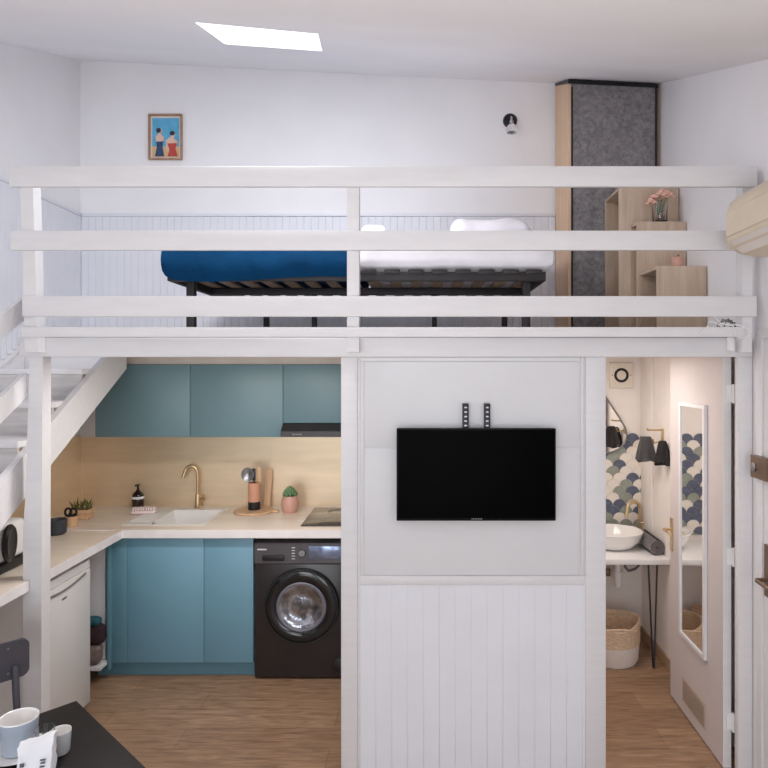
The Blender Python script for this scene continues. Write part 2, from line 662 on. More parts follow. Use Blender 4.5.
# ---- loft dado: beadboard on back and left wall with a cap rail
zdad = sz(217, YB)
g = G()
x = XL + .012
while x < .97:
    g.box(x + .0005, min(x + .052, .972) - .0005, 4.628, YB, DZ1, zdad, .0014, 1)
    x += .052
g.box(XL, .972, 4.618, YB, zdad, zdad + .022, .004)
struct('trim_8', g, M_BEAD)
g = G()
y = 2.6
while y < YB - .02:
    g.box(XL, XL + .012, y + .0005, min(y + .052, YB) - .0005, min(DZ1, 1.32 + .6 * (y - 2.65)) if y < 3.95 else DZ1, zdad, .0014, 1)
    y += .052
g.box(XL, XL + .022, 2.6, YB, zdad, zdad + .022, .004)
struct('trim_9', g, M_BEAD)

# ---------------------------------------------------------------- railing of the loft
RX0 = -1.92
rail = thing('loft_railing', 'white wooden railing with three long rails along the loft edge', 'railing', (-.15, 2.94, DZ1))
YR = 2.905
for (p0, p1, t, bt) in ((9, 757.5, 166, 186.5), (10, 757, 230.5, 250), (22, 757, 296, 316.5)):
    g = G()
    g.box(sx(p0, YR), sx(p1, YR), YR, YR + .022, sz(bt, YR), sz(t, YR), .003)
    obj('rail', g, M_WOODW, rail)
g = G()
g.box(sx(21, YR), sx(744, YR), YR, YR + .022, sz(337, YR), sz(327, YR), .003)
obj('toe_board', g, M_WOODW, rail)
YBAL = YR + .0225
for (pt, pb, w_) in ((19.5, 25, 12.8), (347, 347, 12), (742.5, 742.5, 9.5)):
    g = G()
    a0, a1 = sx(pt, YBAL), sx(pt + w_, YBAL)
    b0, b1 = sx(pb, YBAL), sx(pb + w_, YBAL)
    zt_, zb_ = sz(168, YBAL), sz(352, YBAL)
    g.prism([(b0, zb_), (b1, zb_), (a1, zt_), (a0, zt_)], 'Y', YBAL, 2.989)
    obj('baluster', g, M_WOODW, rail)

# left support post below the beam
g = G()
zj = sz(497, YP)
g.prism([(sx(29.5, YP), zbeam), (sx(42.5, YP), zbeam), (sx(41, YP), 0), (sx(22.8, YP), 0), (sx(23, YP), sz(528, YP)), (sx(25.5, YP), zj)], 'Y', YP, 3.07)
single('support_post', g, M_WOODW, 'white square post under the left end of the loft beam', 'post')

# ---------------------------------------------------------------- staircase
st = thing('staircase', 'white open staircase climbing to the loft along the left wall', 'staircase', (-2.2, 2.4, 0))


def up(y):
    return 1.3985 + .603 * (y - 2.888)


def lw(y):
    return 1.191 + .588 * (y - 2.888)


for (xa_, xb_) in ((-1.935, -1.90), (-2.457, -2.435)):
    g = G()
    ytop_u = 2.888 + (DZ0 - .002 - 1.3985) / .603
    y0u = 2.888 - 1.3985 / .603
    y0l = 2.888 - 1.191 / .588
    pts = [(y0u, 0), (y0l, 0), (4.13, lw(4.13)), (4.13, DZ0 - .002), (ytop_u, DZ0 - .002)]
    if xa_ < -2.2:
        pts = [(y0u, 0), (y0l, 0), (3.93, lw(3.93)), (3.93, DZ0 - .002), (ytop_u, DZ0 - .002)]
    g.prism(pts, 'X', xa_, xb_)
    obj('stringer', g, M_WOODW, st)
for k in range(0, 10):
    yk = 3.65 - .29 * k
    zk = 1.92 - .175 * k
    g = G()
    g.box(-2.435, -1.935, yk, min(yk + .31, 3.948), zk - .032, zk, .003)
    obj('tread', g, M_WOODW, st)
    if k > 0:
        g = G()
        g.box(-2.438, -1.937, yk + .292, yk + .306, zk, zk + .142)
        obj('riser', g, M_DECK, st, smooth=False)
g = G()
g.box(-2.44, -1.935, 3.935, 3.948, 1.92, DZ1)
obj('riser', g, M_WOODW, st, smooth=False)
for (zt_, zb_) in ((2.262, 2.155), (1.90, 1.787)):
    g = G()
    ya, yb = 1.2, 2.997
    d = .585 * (yb - ya)
    g.prism([(ya, zb_ - d), (yb, zb_), (yb, zt_), (ya, zt_ - d)], 'X', -1.868, -1.846)
    obj('handrail', g, M_WOODW, st)
g = G()
g.box(-1.90, -1.868, 1.22, 1.28, .42, 1.22, .003)
obj('newel', g, M_WOODW, st)

# ---------------------------------------------------------------- loft furniture: bed
BY0, BY1 = 3.25, 4.45
BX0, BX1 = sx(167, BY0), sx(546, BY0)
bz0, bz1 = sz(281, BY0), sz(271.5, BY0)
bed = thing('bed', 'double bed with dark slatted metal frame standing in the loft', 'bed', ((BX0 + BX1) / 2, (BY0 + BY1) / 2, DZ1))
g = G()
g.box(BX0, BX1, BY0, BY0 + .03, bz0, bz1, .004)
g.box(BX0, BX1, BY1 - .03, BY1, bz0, bz1, .004)
g.box(BX0, BX0 + .03, BY0 + .03, BY1 - .03, bz0, bz1, .004)
g.box(BX1 - .03, BX1, BY0 + .03, BY1 - .03, bz0, bz1, .004)
g.box(BX0 + .03, BX1 - .03, 3.84, 3.87, bz0, bz1 - .006, .003)
# slat holders along the near rail give it a notched top
n = 16
for i in range(n):
    xx = BX0 + .06 + i * (BX1 - BX0 - .12) / (n - 1)
    g.box(xx - .04, xx + .04, BY0 - .004, BY0 + .034, bz1 - .012, bz1 + .01, .004)
obj('bed_frame', g, M_BEDM, bed)
for i in range(n):
    xx = BX0 + .06 + i * (BX1 - BX0 - .12) / (n - 1)
    g = G()
    g.box(xx - .03, xx + .03, BY0 + .03, BY1 - .03, bz1 - .006, bz1 + .008, .002)
    obj('slat', g, M_SLAT, bed)
for (px, Y, w_) in ((191.5, 3.30, .042), (526, 3.30, .04), (266.5, 4.32, .036), (504.5, 4.32, .036), (314.5, 3.86, .03), (434.5, 3.86, .03)):
    xx = sx(px, Y)
    g = G()
    g.box(xx - w_ / 2, xx + w_ / 2, Y - w_ / 2, Y + w_ / 2, DZ1, bz0 + .004, .004)
    obj('leg', g, M_BEDM, bed)


def soft_box(x0, x1, y0, y1, z0, z1, rad, amp, scale, cuts=5):
    g = G()
    b = bmesh.new()
    bmesh.ops.create_cube(b, size=1.0)
    bmesh.ops.subdivide_edges(b, edges=list(b.edges), cuts=cuts * 3, use_grid_fill=True)
    c = Vector(((x0 + x1) / 2, (y0 + y1) / 2, (z0 + z1) / 2))
    hx = Vector(((x1 - x0) / 2, (y1 - y0) / 2, (z1 - z0) / 2))
    for v in b.verts:
        p = Vector((v.co.x * 2 * hx.x, v.co.y * 2 * hx.y, v.co.z * 2 * hx.z))
        inner = Vector([max(-(hx[i] - rad), min(hx[i] - rad, p[i])) for i in range(3)])
        d = p - inner
        if d.length > 1e-6:
            p = inner + d.normalized() * min(rad, max(abs(d.x), abs(d.y), abs(d.z)) + 1e-4 if d.length < rad else rad)
        v.co = c + p
    for v in b.verts:
        nz = noise.noise_vector(v.co * scale)
        v.co += nz * amp
    g.merge(b)
    return g


mz0 = bz1 + .0115
g = soft_box(-.335, sx(556, BY0), BY0 - .012, BY1 - .02, mz0, 2.605, .05, .004, 5, 6)
single('sheeted_mattress', g, M_SHEET, 'white sheeted mattress on the right half of the loft bed', 'mattress')
g = soft_box(sx(163, BY0), -.345, BY0 - .02, BY1 - .02, mz0 + .004, 2.60, .085, .004, 5, 6)
# folds along the near face
for v in g.bm.verts:
    if v.co.y < BY0 + .05:
        v.co.y += .014 * noise.noise(Vector((v.co.x * 6 + v.co.z * 9, 0, v.co.z * 14)))
cmx = single('covered_mattress', g, M_BLUE, 'bright blue covered mattress on the left half of the loft bed', 'mattress')
# loose hem of the cover hanging over the near rail
g = G()
hem = [(163, 268), (165, 275), (172, 279.5), (188, 282), (215, 282.5), (250, 281), (285, 278.5), (320, 277), (351, 277.5)]
N_ = 64
hb = bmesh.new()
cols = []
for i in range(N_ + 1):
    px_ = 164 + (351 - 164) * i / N_
    for q in range(len(hem) - 1):
        if hem[q][0] <= px_ <= hem[q + 1][0]:
            tt = (px_ - hem[q][0]) / (hem[q + 1][0] - hem[q][0])
            pyb = hem[q][1] + tt * (hem[q + 1][1] - hem[q][1])
    col = []
    for j in range(7):
        t_ = j / 6
        zz_ = sz(pyb, BY0) + (sz(241, BY0) - sz(pyb, BY0)) * t_
        yy_ = BY0 - .012 - .028 * math.sin(PI * min(1, t_ + .15)) + .008 * noise.noise(Vector((px_ * .08 + t_ * 2, 0, t_ * 3)))
        col.append(hb.verts.new((sx(px_, BY0), yy_, zz_)))
    cols.append(col)
for i in range(N_):
    for j in range(6):
        hb.faces.new((cols[i][j], cols[i + 1][j], cols[i + 1][j + 1], cols[i][j + 1]))
ex_ = bmesh.ops.extrude_face_region(hb, geom=list(hb.faces))
for e_ in ex_['geom']:
    if isinstance(e_, bmesh.types.BMVert):
        e_.co.y += .006
bmesh.ops.recalc_face_normals(hb, faces=list(hb.faces))
g.merge(hb)
obj('cover_hem', g, M_BLUE, cmx)
# pillow pile at the right end
g = soft_box(.16, .66, 3.75, 4.33, 2.655, 2.835, .08, .035, 6, 5)
for v in g.bm.verts:
    v.co.z = max(2.618, v.co.z - .02)
single('pillow', g, M_SHEET, 'crumpled white pillow at the right end of the loft bed', 'pillow')
g = soft_box(sx(361, 3.7), sx(388, 3.7), 3.65, 3.95, 2.618, sz(225.5, 3.7), .045, .006, 8, 3)
single('cushion', g, mat('bright_white_linen', rgb(252, 252, 253), 0.8, vary=0.01), 'small bright white cushion beside the middle baluster, on the bed', 'cushion')

# ---------------------------------------------------------------- wardrobe in the loft corner
WX0, WX1 = .971, 1.556
WY0, WY1 = 4.227, 4.615
wr = thing('wardrobe', 'tall wardrobe with grey felt front and pine side in the loft corner', 'wardrobe', ((WX0 + WX1) / 2, 4.42, DZ1))
zf, zb = zc(WX1, WY0) - .008, zc(WX1, WY1) - .008
for xx in (WX0, WX1 - .02):
    g = G()
    g.prism([(WY0, DZ1), (WY1, DZ1), (WY1, zb - .01), (WY0, zf - .01)], 'X', xx, xx + .02)
    for v in g.bm.verts:
        if v.co.z > 3:
            v.co.z -= .049 * (v.co.x - WX1)
    obj('side_panel', g, M_PINE, wr, smooth=False)
g = G()
g.prism([(WY0 - .012, zf - .03), (WY1, zb - .012), (WY1, zb + .004), (WY0 - .012, zf - .004)], 'X', WX0 - .004, WX1 + .004)
for v in g.bm.verts:
    v.co.z -= .049 * (v.co.x - WX1)
obj('top_panel', g, M_BLACK, wr, smooth=False)
g = G()
nx, nz_ = 30, 30
bgrid = bmesh.new()
vs = [[None] * (nz_ + 1) for _ in range(nx + 1)]
for i in range(nx + 1):
    for j in range(nz_ + 1):
        xx = WX0 + .022 + (WX1 - WX0 - .03) * i / nx
        zz = DZ1 + .01 + (zf - .03 - .049 * (xx - WX1) - DZ1) * j / nz_
        vs[i][j] = bgrid.verts.new((xx, WY0 - .004 + .006 * math.sin(i * .9) * (1 - j / nz_) + .003 * noise.noise(Vector((xx * 8, 0, zz * 5))), zz))
for i in range(nx):
    for j in range(nz_):
        bgrid.faces.new((vs[i][j], vs[i + 1][j], vs[i + 1][j + 1], vs[i][j + 1]))
r_ = bmesh.ops.extrude_face_region(bgrid, geom=list(bgrid.faces))
for e in r_['geom']:
    if isinstance(e, bmesh.types.BMVert):
        e.co.y += .008
bmesh.ops.recalc_face_normals(bgrid, faces=list(bgrid.faces))
g.merge(bgrid)
obj('felt_cover', g, M_FELT, wr)
g = G()
g.box(WX0 + .02, WX0 + .032, WY0 - .006, WY0 + .02, DZ1, zf - .02)
g.box(WX1 - .012, WX1 - .002, WY0 - .012, WY0 + .0, DZ1, zf - .02)
g.box(WX0 + .02, WX1 - .02, WY1 - .008, WY1, DZ1, zf - .02)
obj('dark_edge', g, M_DARK, wr, smooth=False)


# ---------------------------------------------------------------- open oak boxes, open to the left
def oak_box(name, label, X0, X1, Y0, Y1, Z0, Z1, t=.016):
    r = thing(name, label, 'shelf box', ((X0 + X1) / 2, (Y0 + Y1) / 2, Z0), group='oak cube boxes in the loft')
    g = G()
    g.box(X0, X1, Y0, Y0 + t, Z0, Z1, .001)
    obj('front_panel', g, M_OAK, r)
    g = G()
    g.box(X0, X1, Y1 - t, Y1, Z0, Z1, .001)
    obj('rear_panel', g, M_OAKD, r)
    for z in (Z0, Z1 - t):
        g = G()
        g.box(X0, X1, Y0 + t, Y1 - t, z, z + t, .001)
        obj('board', g, M_OAK, r)
    g = G()
    g.box(X1 - t, X1, Y0 + t, Y1 - t, Z0 + t, Z1 - t)
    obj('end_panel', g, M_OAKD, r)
    return r


oak_box('oak_box', 'tallest pale oak open box standing before the grey wardrobe', 1.208, 1.57, 3.9, 4.21, DZ1, sz(187, 3.9))
bz2 = sz(221.5, 3.79)
oak_box('oak_box', 'middle-height pale oak box carrying the glass flower vase', 1.279, 1.57, 3.79, 3.895, DZ1, bz2)
bz3 = sz(266, 3.5)
oak_box('oak_box', 'lowest pale oak box, front one, topped by a small pink jar', 1.291, 1.562, 3.5, 3.785, DZ1, bz3)
# vase with pink flowers
vx, vy = sx(660, 3.84), 3.842
vase = thing('flower_vase', 'square glass vase of pale pink flowers on the middle oak box', 'vase', (vx, vy, bz2))
g = G()
g.lathe([(.0, 0), (.036, 0), (.042, .01), (.044, .12), (.041, .12), (.038, .012), (0, .01)], (vx, vy, bz2), 28)
obj('glass', g, M_GLASS, vase)
g = G()
for k in range(8):
    a = k * 2.4
    g.ball((vx + .02 * math.cos(a), vy + .02 * math.sin(a), bz2 + .026 + .008 * (k % 3)), .014, sub=1)
obj('pebbles', g, mat('brown_pebble', rgb(150, 110, 92), 0.6, vary=0.2), vase)
g = G()
for k in range(6):
    a = k * 1.05
    g.tube([(vx + .008 * math.cos(a), vy + .008 * math.sin(a), bz2 + .03), (vx + .02 * math.cos(a), vy + .02 * math.sin(a), bz2 + .11), (vx + .045 * math.cos(a), vy + .035 * math.sin(a), bz2 + .15)], .003, 6)
obj('stems', g, M_LEAF, vase)
for (dx, dy, dz, r) in ((-.05, 0, .125, .03), (.0, -.01, .165, .034), (.045, .0, .17, .034), (.02, .015, .19, .03), (-.03, .01, .155, .03)):
    g = G()
    for k in range(14):
        a = k * 2.4
        q = math.sqrt(k / 14)
        g.ball((vx + dx + r * q * math.cos(a), vy + dy + r * .7 * q * math.sin(a), bz2 + dz + r * (.6 - q * q)), r * .42, 1, 1, .55, 1)
    obj('blossom', g, M_PETAL, vase)
# pink jar
jx, jy = sx(677.5, 3.6), 3.6
jar = thing('small_jar', 'small pinkish brown jar with stubby stopper on the lowest oak box', 'jar', (jx, jy, bz3))
g = G()
g.lathe([(0, 0), (.03, 0), (.035, .01), (.035, .058), (.028, .066), (.02, .066), (0, .062)], (jx, jy, bz3), 24)
obj('body', g, M_PINK, jar)
g = G()
g.cyl((jx, jy, bz3 + .062), (jx + .006, jy, bz3 + .08), .008, .006, 10)
obj('stopper', g, M_BRONZE, jar)

# ---------------------------------------------------------------- on the loft back wall
YW = YB - .001
px0, px1, pz0, pz1 = sx(149.5, YB), sx(183, YB), sz(160.5, YB), sz(115, YB)
pic = thing('framed_picture', 'small wood framed print of two bathers in blue and red', 'picture', ((px0 + px1) / 2, YB, pz0))
g = G()
t = .011
g.box(px0, px1, 4.612, 4.635, pz0, pz0 + t, .002)
g.box(px0, px1, 4.612, 4.635, pz1 - t, pz1, .002)
g.box(px0, px0 + t, 4.612, 4.635, pz0 + t, pz1 - t, .002)
g.box(px1 - t, px1, 4.612, 4.635, pz0 + t, pz1 - t, .002)
obj('frame', g, wood('frame_wood', rgb(150, 116, 90), rgb(180, 144, 116), (8, 8, 8)), pic)
pm = [mat('print_white', rgb(222, 214, 206), .7), mat('print_sky', rgb(92, 170, 208), .7, vary=.15, scale=20), mat('print_skin', rgb(222, 186, 168), .7),
      mat('print_hair', rgb(52, 42, 54), .7), mat('print_navy', rgb(46, 70, 104), .7, vary=.3, scale=40), mat('print_red', rgb(188, 74, 66), .7, vary=.2, scale=40),
      mat('print_sand', rgb(214, 176, 130), .7)]
g = G()


def U(u, v):
    return (px0 + u * (px1 - px0), pz0 + v * (pz1 - pz0))


def flat(pts, mi, y):
    g.mi = mi
    g.prism([U(*p) for p in pts], 'Y', y, y + .0012)


def ell(cx, cz, rx, rz, mi, y, n=18):
    flat([(cx + rx * math.cos(2 * PI * k / n), cz + rz * math.sin(2 * PI * k / n)) for k in range(n)], mi, y)


flat([(.04, .03), (.96, .03), (.96, .97), (.04, .97)], 0, 4.632)
flat([(.1, .30), (.9, .30), (.9, .92), (.1, .92)], 1, 4.6305)
flat([(.1, .07), (.9, .07), (.9, .30), (.1, .30)], 6, 4.6305)
# left bather
flat([(.22, .40), (.43, .41), (.41, .28), (.46, .08), (.18, .08), (.24, .28)], 4, 4.628)
flat([(.2, .52), (.28, .57), (.31, .64), (.36, .64), (.37, .56), (.45, .5), (.43, .40), (.22, .40)], 2, 4.629)
ell(.335, .63, .06, .06, 2, 4.6285)
ell(.29, .65, .075, .055, 3, 4.628)
ell(.36, .59, .02, .012, 5, 4.627)
# right bather
flat([(.56, .36), (.83, .37), (.80, .24), (.86, .08), (.56, .08), (.62, .22)], 5, 4.6265)
flat([(.53, .44), (.62, .49), (.68, .54), (.74, .54), (.75, .47), (.86, .41), (.85, .34), (.57, .33)], 2, 4.6275)
flat([(.50, .44), (.56, .45), (.60, .20), (.53, .18)], 2, 4.6268)
ell(.725, .55, .055, .055, 2, 4.627)
ell(.70, .585, .075, .05, 3, 4.6262)
obj('print', g, pm, pic, smooth=False)

# wall lamp
lx, lz = sx(510, YB), sz(121, YB)
lamp = thing('wall_lamp', 'small wall sconce with dark round plate and clear glass bulb', 'lamp', (lx, YB, lz))
g = G()
g.lathe([(0, 0), (.052, 0), (.052, .008), (.046, .02), (0, .022)], (lx, YB - .001, lz), 30, axis='Y')
obj('wall_plate', g, M_BLACK, lamp)
g = G()
g.tube([(lx, YB - .02, lz), (lx, YB - .06, lz + .005), (lx, YB - .08, lz - .01), (lx, YB - .08, lz - .035)], .008, 10)
g.cyl((lx, YB - .08, lz - .03), (lx, YB - .08, lz - .055), .014, .014, 16)
obj('arm', g, M_CHROME, lamp)
g = G()
g.lathe([(.013, -.05), (.03, -.065), (.04, -.09), (.034, -.115), (.0, -.125)], (lx, YB - .08, lz), 24)
obj('glass_bulb', g, M_GLASS, lamp)

# ---------------------------------------------------------------- air conditioner on the right wall
ac = thing('air_conditioner', 'cream split air conditioner high on the right wall', 'air conditioner', (1.45, 2.4, 2.42))
ayf, ayn = 2.795, 1.99
prof = [(0, .262), (.17, .262), (.205, .235), (.22, .19), (.22, .07), (.205, .035), (.16, .012), (.10, 0), (0, 0)]


def ac_prism(pts, ya, yb, zbase):
    b = bmesh.new()
    r0 = [b.verts.new((xr(ya) - .003 - d, ya, zbase + z)) for d, z in pts]
    r1 = [b.verts.new((xr(yb) - .003 - d, yb, zbase + z)) for d, z in pts]
    b.faces.new(r0)
    b.faces.new(r1[::-1])
    n = len(pts)
    for i in range(n):
        b.faces.new((r0[i], r0[(i + 1) % n], r1[(i + 1) % n], r1[i]))
    bmesh.ops.recalc_face_normals(b, faces=list(b.faces))
    return b


zac = 2.405
g = G()
g.merge(ac_prism(prof, ayf, ayn, zac))
bmesh.ops.bevel(g.bm, geom=[e for e in g.bm.edges if len(e.link_faces) == 2 and (abs(e.verts[0].co.y - e.verts[1].co.y) < 1e-4)], offset=.012, segments=3, affect='EDGES')
obj('casing', g, M_AC, ac)
g = G()
g.merge(ac_prism([(.221, .19), (.226, .185), (.226, .085), (.221, .08)], ayf - .02, ayn + .02, zac))
obj('front_flap', g, M_AC, ac)
g = G()
g.merge(ac_prism([(.218, .058), (.224, .056), (.170, .006), (.164, .010)], ayf - .05, ayn + .05, zac))
obj('louvre', g, M_ACL, ac)

# ---------------------------------------------------------------- entry door in the right wall
g = G()


def wall_slab(g, ya, yb, z0, z1, d0, d1):
    b = bmesh.new()
    vs = []
    for (y, d) in ((ya, d0), (yb, d0), (yb, d1), (ya, d1)):
        vs.append((xr(y) - d, y))
    g.prism(vs, 'Z', z0, z1)
    b.free()


wall_slab(g, 2.895, 2.94, 0, 2.10, -.005, .014)
wall_slab(g, 1.93, 1.985, 0, 2.10, -.005, .014)
wall_slab(g, 1.985, 2.895, 2.055, 2.10, -.005, .014)
d2 = struct('door_2', g, M_WOODW, smooth=False)
g = G()
wall_slab(g, 1.987, 2.893, .005, 2.053, -.004, .006)
wall_slab(g, 2.05, 2.83, .15, .95, .006, .011)
wall_slab(g, 2.05, 2.83, 1.1, 1.95, .006, .011)
obj('door_leaf', g, M_PANEL, d2, smooth=False)
g = G()
wall_slab(g, 2.80, 2.94, sz(478, 2.9), sz(456, 2.9), .0155, .042)
g.bm.normal_update()
lk = obj('lock', g, M_BRONZE, d2)
g = G()
g.lathe([(0, 0), (.02, 0), (.02, .006), (.012, .009), (0, .009)], (xr(2.9) - .042, 2.905, sz(467, 2.9)), 20, axis='X')
obj('lock_cylinder', g, M_STEEL, lk)
g = G()
wall_slab(g, 2.79, 2.865, sz(598, 2.83), sz(546, 2.83), .007, .018)
pl = obj('handle_plate', g, M_BRONZE, d2)
g = G()
hx = xr(2.83) - .018
g.tube([(hx, 2.83, .985), (hx - .05, 2.83, .985), (hx - .056, 2.82, .984), (hx - .056, 2.72, .98)], .009, 10)
obj('handle', g, M_BRONZE, pl)

# cables and adaptor at the right end of the railing
g = G()
zt = sz(327, YR) + .003
g.tube([(sx(698, 2.90), 2.900, sz(335, 2.9)), (sx(708, 2.9), 2.900, sz(326, 2.9)), (sx(713, 2.9), 2.95, sz(321, 2.9)), (sx(719, 2.9), 2.95, sz(321, 2.9)), (sx(721, 2.9), 2.898, sz(326, 2.9))], .003, 6)
g.tube([(sx(719, 2.9), 2.95, sz(316, 2.9)), (sx(726, 2.9), 2.945, sz(323, 2.9)), (sx(733, 2.9), 2.898, sz(326, 2.9)), (sx(735, 2.9), 2.895, sz(337, 2.9))], .003, 6)
g.tube([(sx(724, 2.9), 2.95, sz(323, 2.9)), (sx(738, 2.9), 2.90, sz(325, 2.9)), (sx(748, 2.9), 2.897, sz(329, 2.9)), (sx(749, 2.9), 2.897, sz(335, 2.9)), (sx(744, 2.9), 2.897, sz(338, 2.9)), (sx(738, 2.9), 2.897, sz(338, 2.9))], .003, 6)
single('power_cable', g, M_WHITEP, 'loose white power cable looped over the railing, right end', 'cable')
g = G()
g.box(sx(732, 2.93), sx(737.5, 2.93), 2.955, 2.988, sz(351, 2.95), sz(337, 2.95), .004)
single('power_adaptor', g, M_WHITEP, 'little white power adaptor on the beam above the bathroom door', 'adaptor')
g = G()
for k in range(5):
    a = k * 1.3
    g.tube([(sx(716 + 4 * k, 3.1), 3.1 + .03 * math.sin(a), DZ1 + .006), (sx(720 + 4 * k, 3.1), 3.12, DZ1 + .05 + .02 * math.sin(a)), (sx(728 + 3 * k, 3.1), 3.09, DZ1 + .07 - .01 * k), (sx(736, 3.1), 3.12, DZ1 + .01 + .008 * k)], .0035, 6)
single('cable_tangle', g, M_GREY, 'tangle of grey cables on the loft floor, far right', 'cable')

# ---------------------------------------------------------------- television
tvy = 2.94
tx0, tx1, tz0, tz1 = sx(396.5, tvy), sx(556, tvy), sz(521, tvy), sz(428.5, tvy)
tv = thing('television', 'flat black wall mounted television on the white partition', 'television', ((tx0 + tx1) / 2, tvy, tz0))
g = G()
g.box(tx0, tx1, tvy, tvy + .035, tz0, tz1, .004)
obj('casing', g, M_TVF, tv)
g = G()
g.box(tx0 + .008, tx1 - .008, tvy - .0012, tvy + .004, tz0 + .014, tz1 - .008)
obj('screen', g, M_TV, tv, smooth=False)
g = G()
for k in range(7):
    xx = sx(471.5 + 1.6 * k, tvy)
    g.box(xx, xx + .0045, tvy - .0014, tvy + .001, sz(519.6, tvy), sz(518.2, tvy))
obj('maker_lettering', g, M_GREY, tv, smooth=False)
for px in (462.5, 484):
    g = G()
    a0, a1 = sx(px, 2.99), sx(px + 6, 2.99)
    zt_, zb_ = sz(403.5, 2.99), sz(500, 2.99)
    g.box(a0, a1, 2.976, 3.0055, zb_, zt_, .002)
    br = obj('bracket', g, M_BLACK, tv)
    g = G()
    for k in range(5):
        z = zt_ - .015 - k * .021
        g.box(a0 + .008, a1 - .008, 2.9745, 2.977, z - .006, z)
    obj('slot', g, M_STEEL, br)

# ---------------------------------------------------------------- kitchen: worktop, splashback, sink
CZ0, CZ1 = .88, .93
CYF = 3.93
CXE = -1.833
wt = thing('worktop', 'pale L-shaped kitchen worktop with white front edge', 'worktop', (-1.6, 4.2, CZ0))
SKX0, SKX1 = sx(137, 4.25), sx(214, 4.25)
SKY0, SKY1 = 4.06, 4.52
g = G()
g.box(XL, SKX0, CYF + .004, YB, CZ0, CZ1)
g.box(SKX1, -.372, CYF + .004, YB, CZ0, CZ1)
g.box(SKX0, SKX1, CYF + .004, SKY0, CZ0, CZ1)
g.box(SKX0, SKX1, SKY1, YB, CZ0, CZ1)
g.box(XL, -1.876, 2.55, CYF + .002, CZ0, CZ1 - .002)
g.box(-1.876, CXE - .004, 2.55, 2.996, CZ0, CZ1 - .002)
g.box(-1.876, CXE - .004, 3.074, CYF + .002, CZ0, CZ1 - .002)
obj('top', g, M_WORK, wt, smooth=False)
g = G()
g.box(CXE - .004, -.372, CYF, CYF + .004, CZ0, CZ1 - .001)
g.box(CXE - .004, CXE, 2.55, 2.996, CZ0, CZ1 - .003)
g.box(CXE - .004, CXE, 3.074, CYF + .004, CZ0, CZ1 - .003)
g.box(XL, CXE, 2.546, 2.55, CZ0, CZ1 - .003)
obj('front_edge', g, M_LIP, wt, smooth=False)
g = G()
g.box(XL, CXE - .06, CYF - .004, CYF + .006, CZ1 - .002, CZ1 + .0015)
obj('joint_strip', g, M_LIP, wt, smooth=False)

g = G()
zsp = sz(437, YB)
g.box(XL, -.372, 4.632, YB - .0005, CZ1, zsp)
single('splashback', g, M_GOLD, 'brass coloured splashback sheet on the kitchen back wall', 'splashback', smooth=False)
g = G()
g.box(XL + .0005, XL + .008, 3.0, 4.632, CZ1, zsp + .01)
single('splashback', g, M_GOLD, 'brass coloured splashback sheet on the left wall', 'splashback', smooth=False)

sink = thing('kitchen_sink', 'white inset sink with ribbed drainer in the kitchen worktop', 'sink', ((SKX0 + SKX1) / 2, 4.3, CZ0 - .12))
g = G()
b = g.bm
# rim and tapering basin
zr = CZ1 + .004
R = [(SKX0 - .01, SKY0 - .01), (SKX1 + .01, SKY0 - .01), (SKX1 + .01, SKY1 + .01), (SKX0 - .01, SKY1 + .01)]
I = [(SKX0 + .16, SKY0 + .02), (SKX1 - .015, SKY0 + .02), (SKX1 - .015, SKY1 - .05), (SKX0 + .16, SKY1 - .05)]
B_ = [(SKX0 + .19, SKY0 + .05), (SKX1 - .045, SKY0 + .05), (SKX1 - .045, SKY1 - .08), (SKX0 + .19, SKY1 - .08)]
v1 = [b.verts.new((x, y, CZ1 + .0005)) for x, y in R]
v2 = [b.verts.new((x, y, zr)) for x, y in R]
v3 = [b.verts.new((x, y, zr)) for x, y in I]
v4 = [b.verts.new((x, y, CZ1 - .16)) for x, y in B_]
for i in range(4):
    j = (i + 1) % 4
    b.faces.new((v1[i], v1[j], v2[j], v2[i]))
    b.faces.new((v2[i], v2[j], v3[j], v3[i]))
    b.faces.new((v3[i], v3[j], v4[j], v4[i]))
b.faces.new(v4)
bmesh.ops.recalc_face_normals(b, faces=list(b.faces))
for k in range(6):
    xx = SKX0 + .012 + k * .022
    g.box(xx, xx + .008, SKY0 + .06, SKY1 - .06, zr, zr + .003, .001)
obj('basin', g, M_CER, sink)
g = G()
g.cyl((SKX0 + .34, 4.26, CZ1 - .16), (SKX0 + .34, 4.26, CZ1 - .156), .035, .035)
obj('drain', g, M_CHROME, sink)
g = G()
g.cyl((sx(153.5, 4.06), SKY0 + .0, zr), (sx(153.5, 4.06), SKY0, zr + .014), .01, .008, 14)
obj('plug_knob', g, M_STEEL, sink)

# faucet
fx, fy = sx(198, 4.58), 4.575
fc = thing('kitchen_faucet', 'tall brass swan-neck tap behind the white kitchen sink', 'faucet', (fx, fy, CZ1))
g = G()
pts = [(fx, fy, CZ1 + .03), (fx, fy, CZ1 + .24)]
for k in range(1, 9):
    a = PI * k / 10
    pts.append((fx - .045 + .045 * math.cos(a), fy - .01 * k / 8, CZ1 + .24 + .058 * math.sin(a)))
pts.append((fx - .098, fy - .025, CZ1 + .215))
g.tube(pts, .0115, 14)
obj('spout', g, M_BRASS, fc)
g = G()
g.lathe([(0, 0), (.026, 0), (.026, .006), (.019, .012), (.019, .09), (.012, .1), (0, .1)], (fx, fy, CZ1 + .0005), 24)
obj('body', g, M_BRASS, fc)
g = G()
g.cyl((fx + .015, fy, CZ1 + .06), (fx + .05, fy - .01, CZ1 + .06), .013, .012, 14)
g.cyl((fx + .047, fy - .01, CZ1 + .06), (fx + .05, fy - .012, CZ1 + .10), .004, .004, 8)
obj('lever', g, M_BRASS, fc)

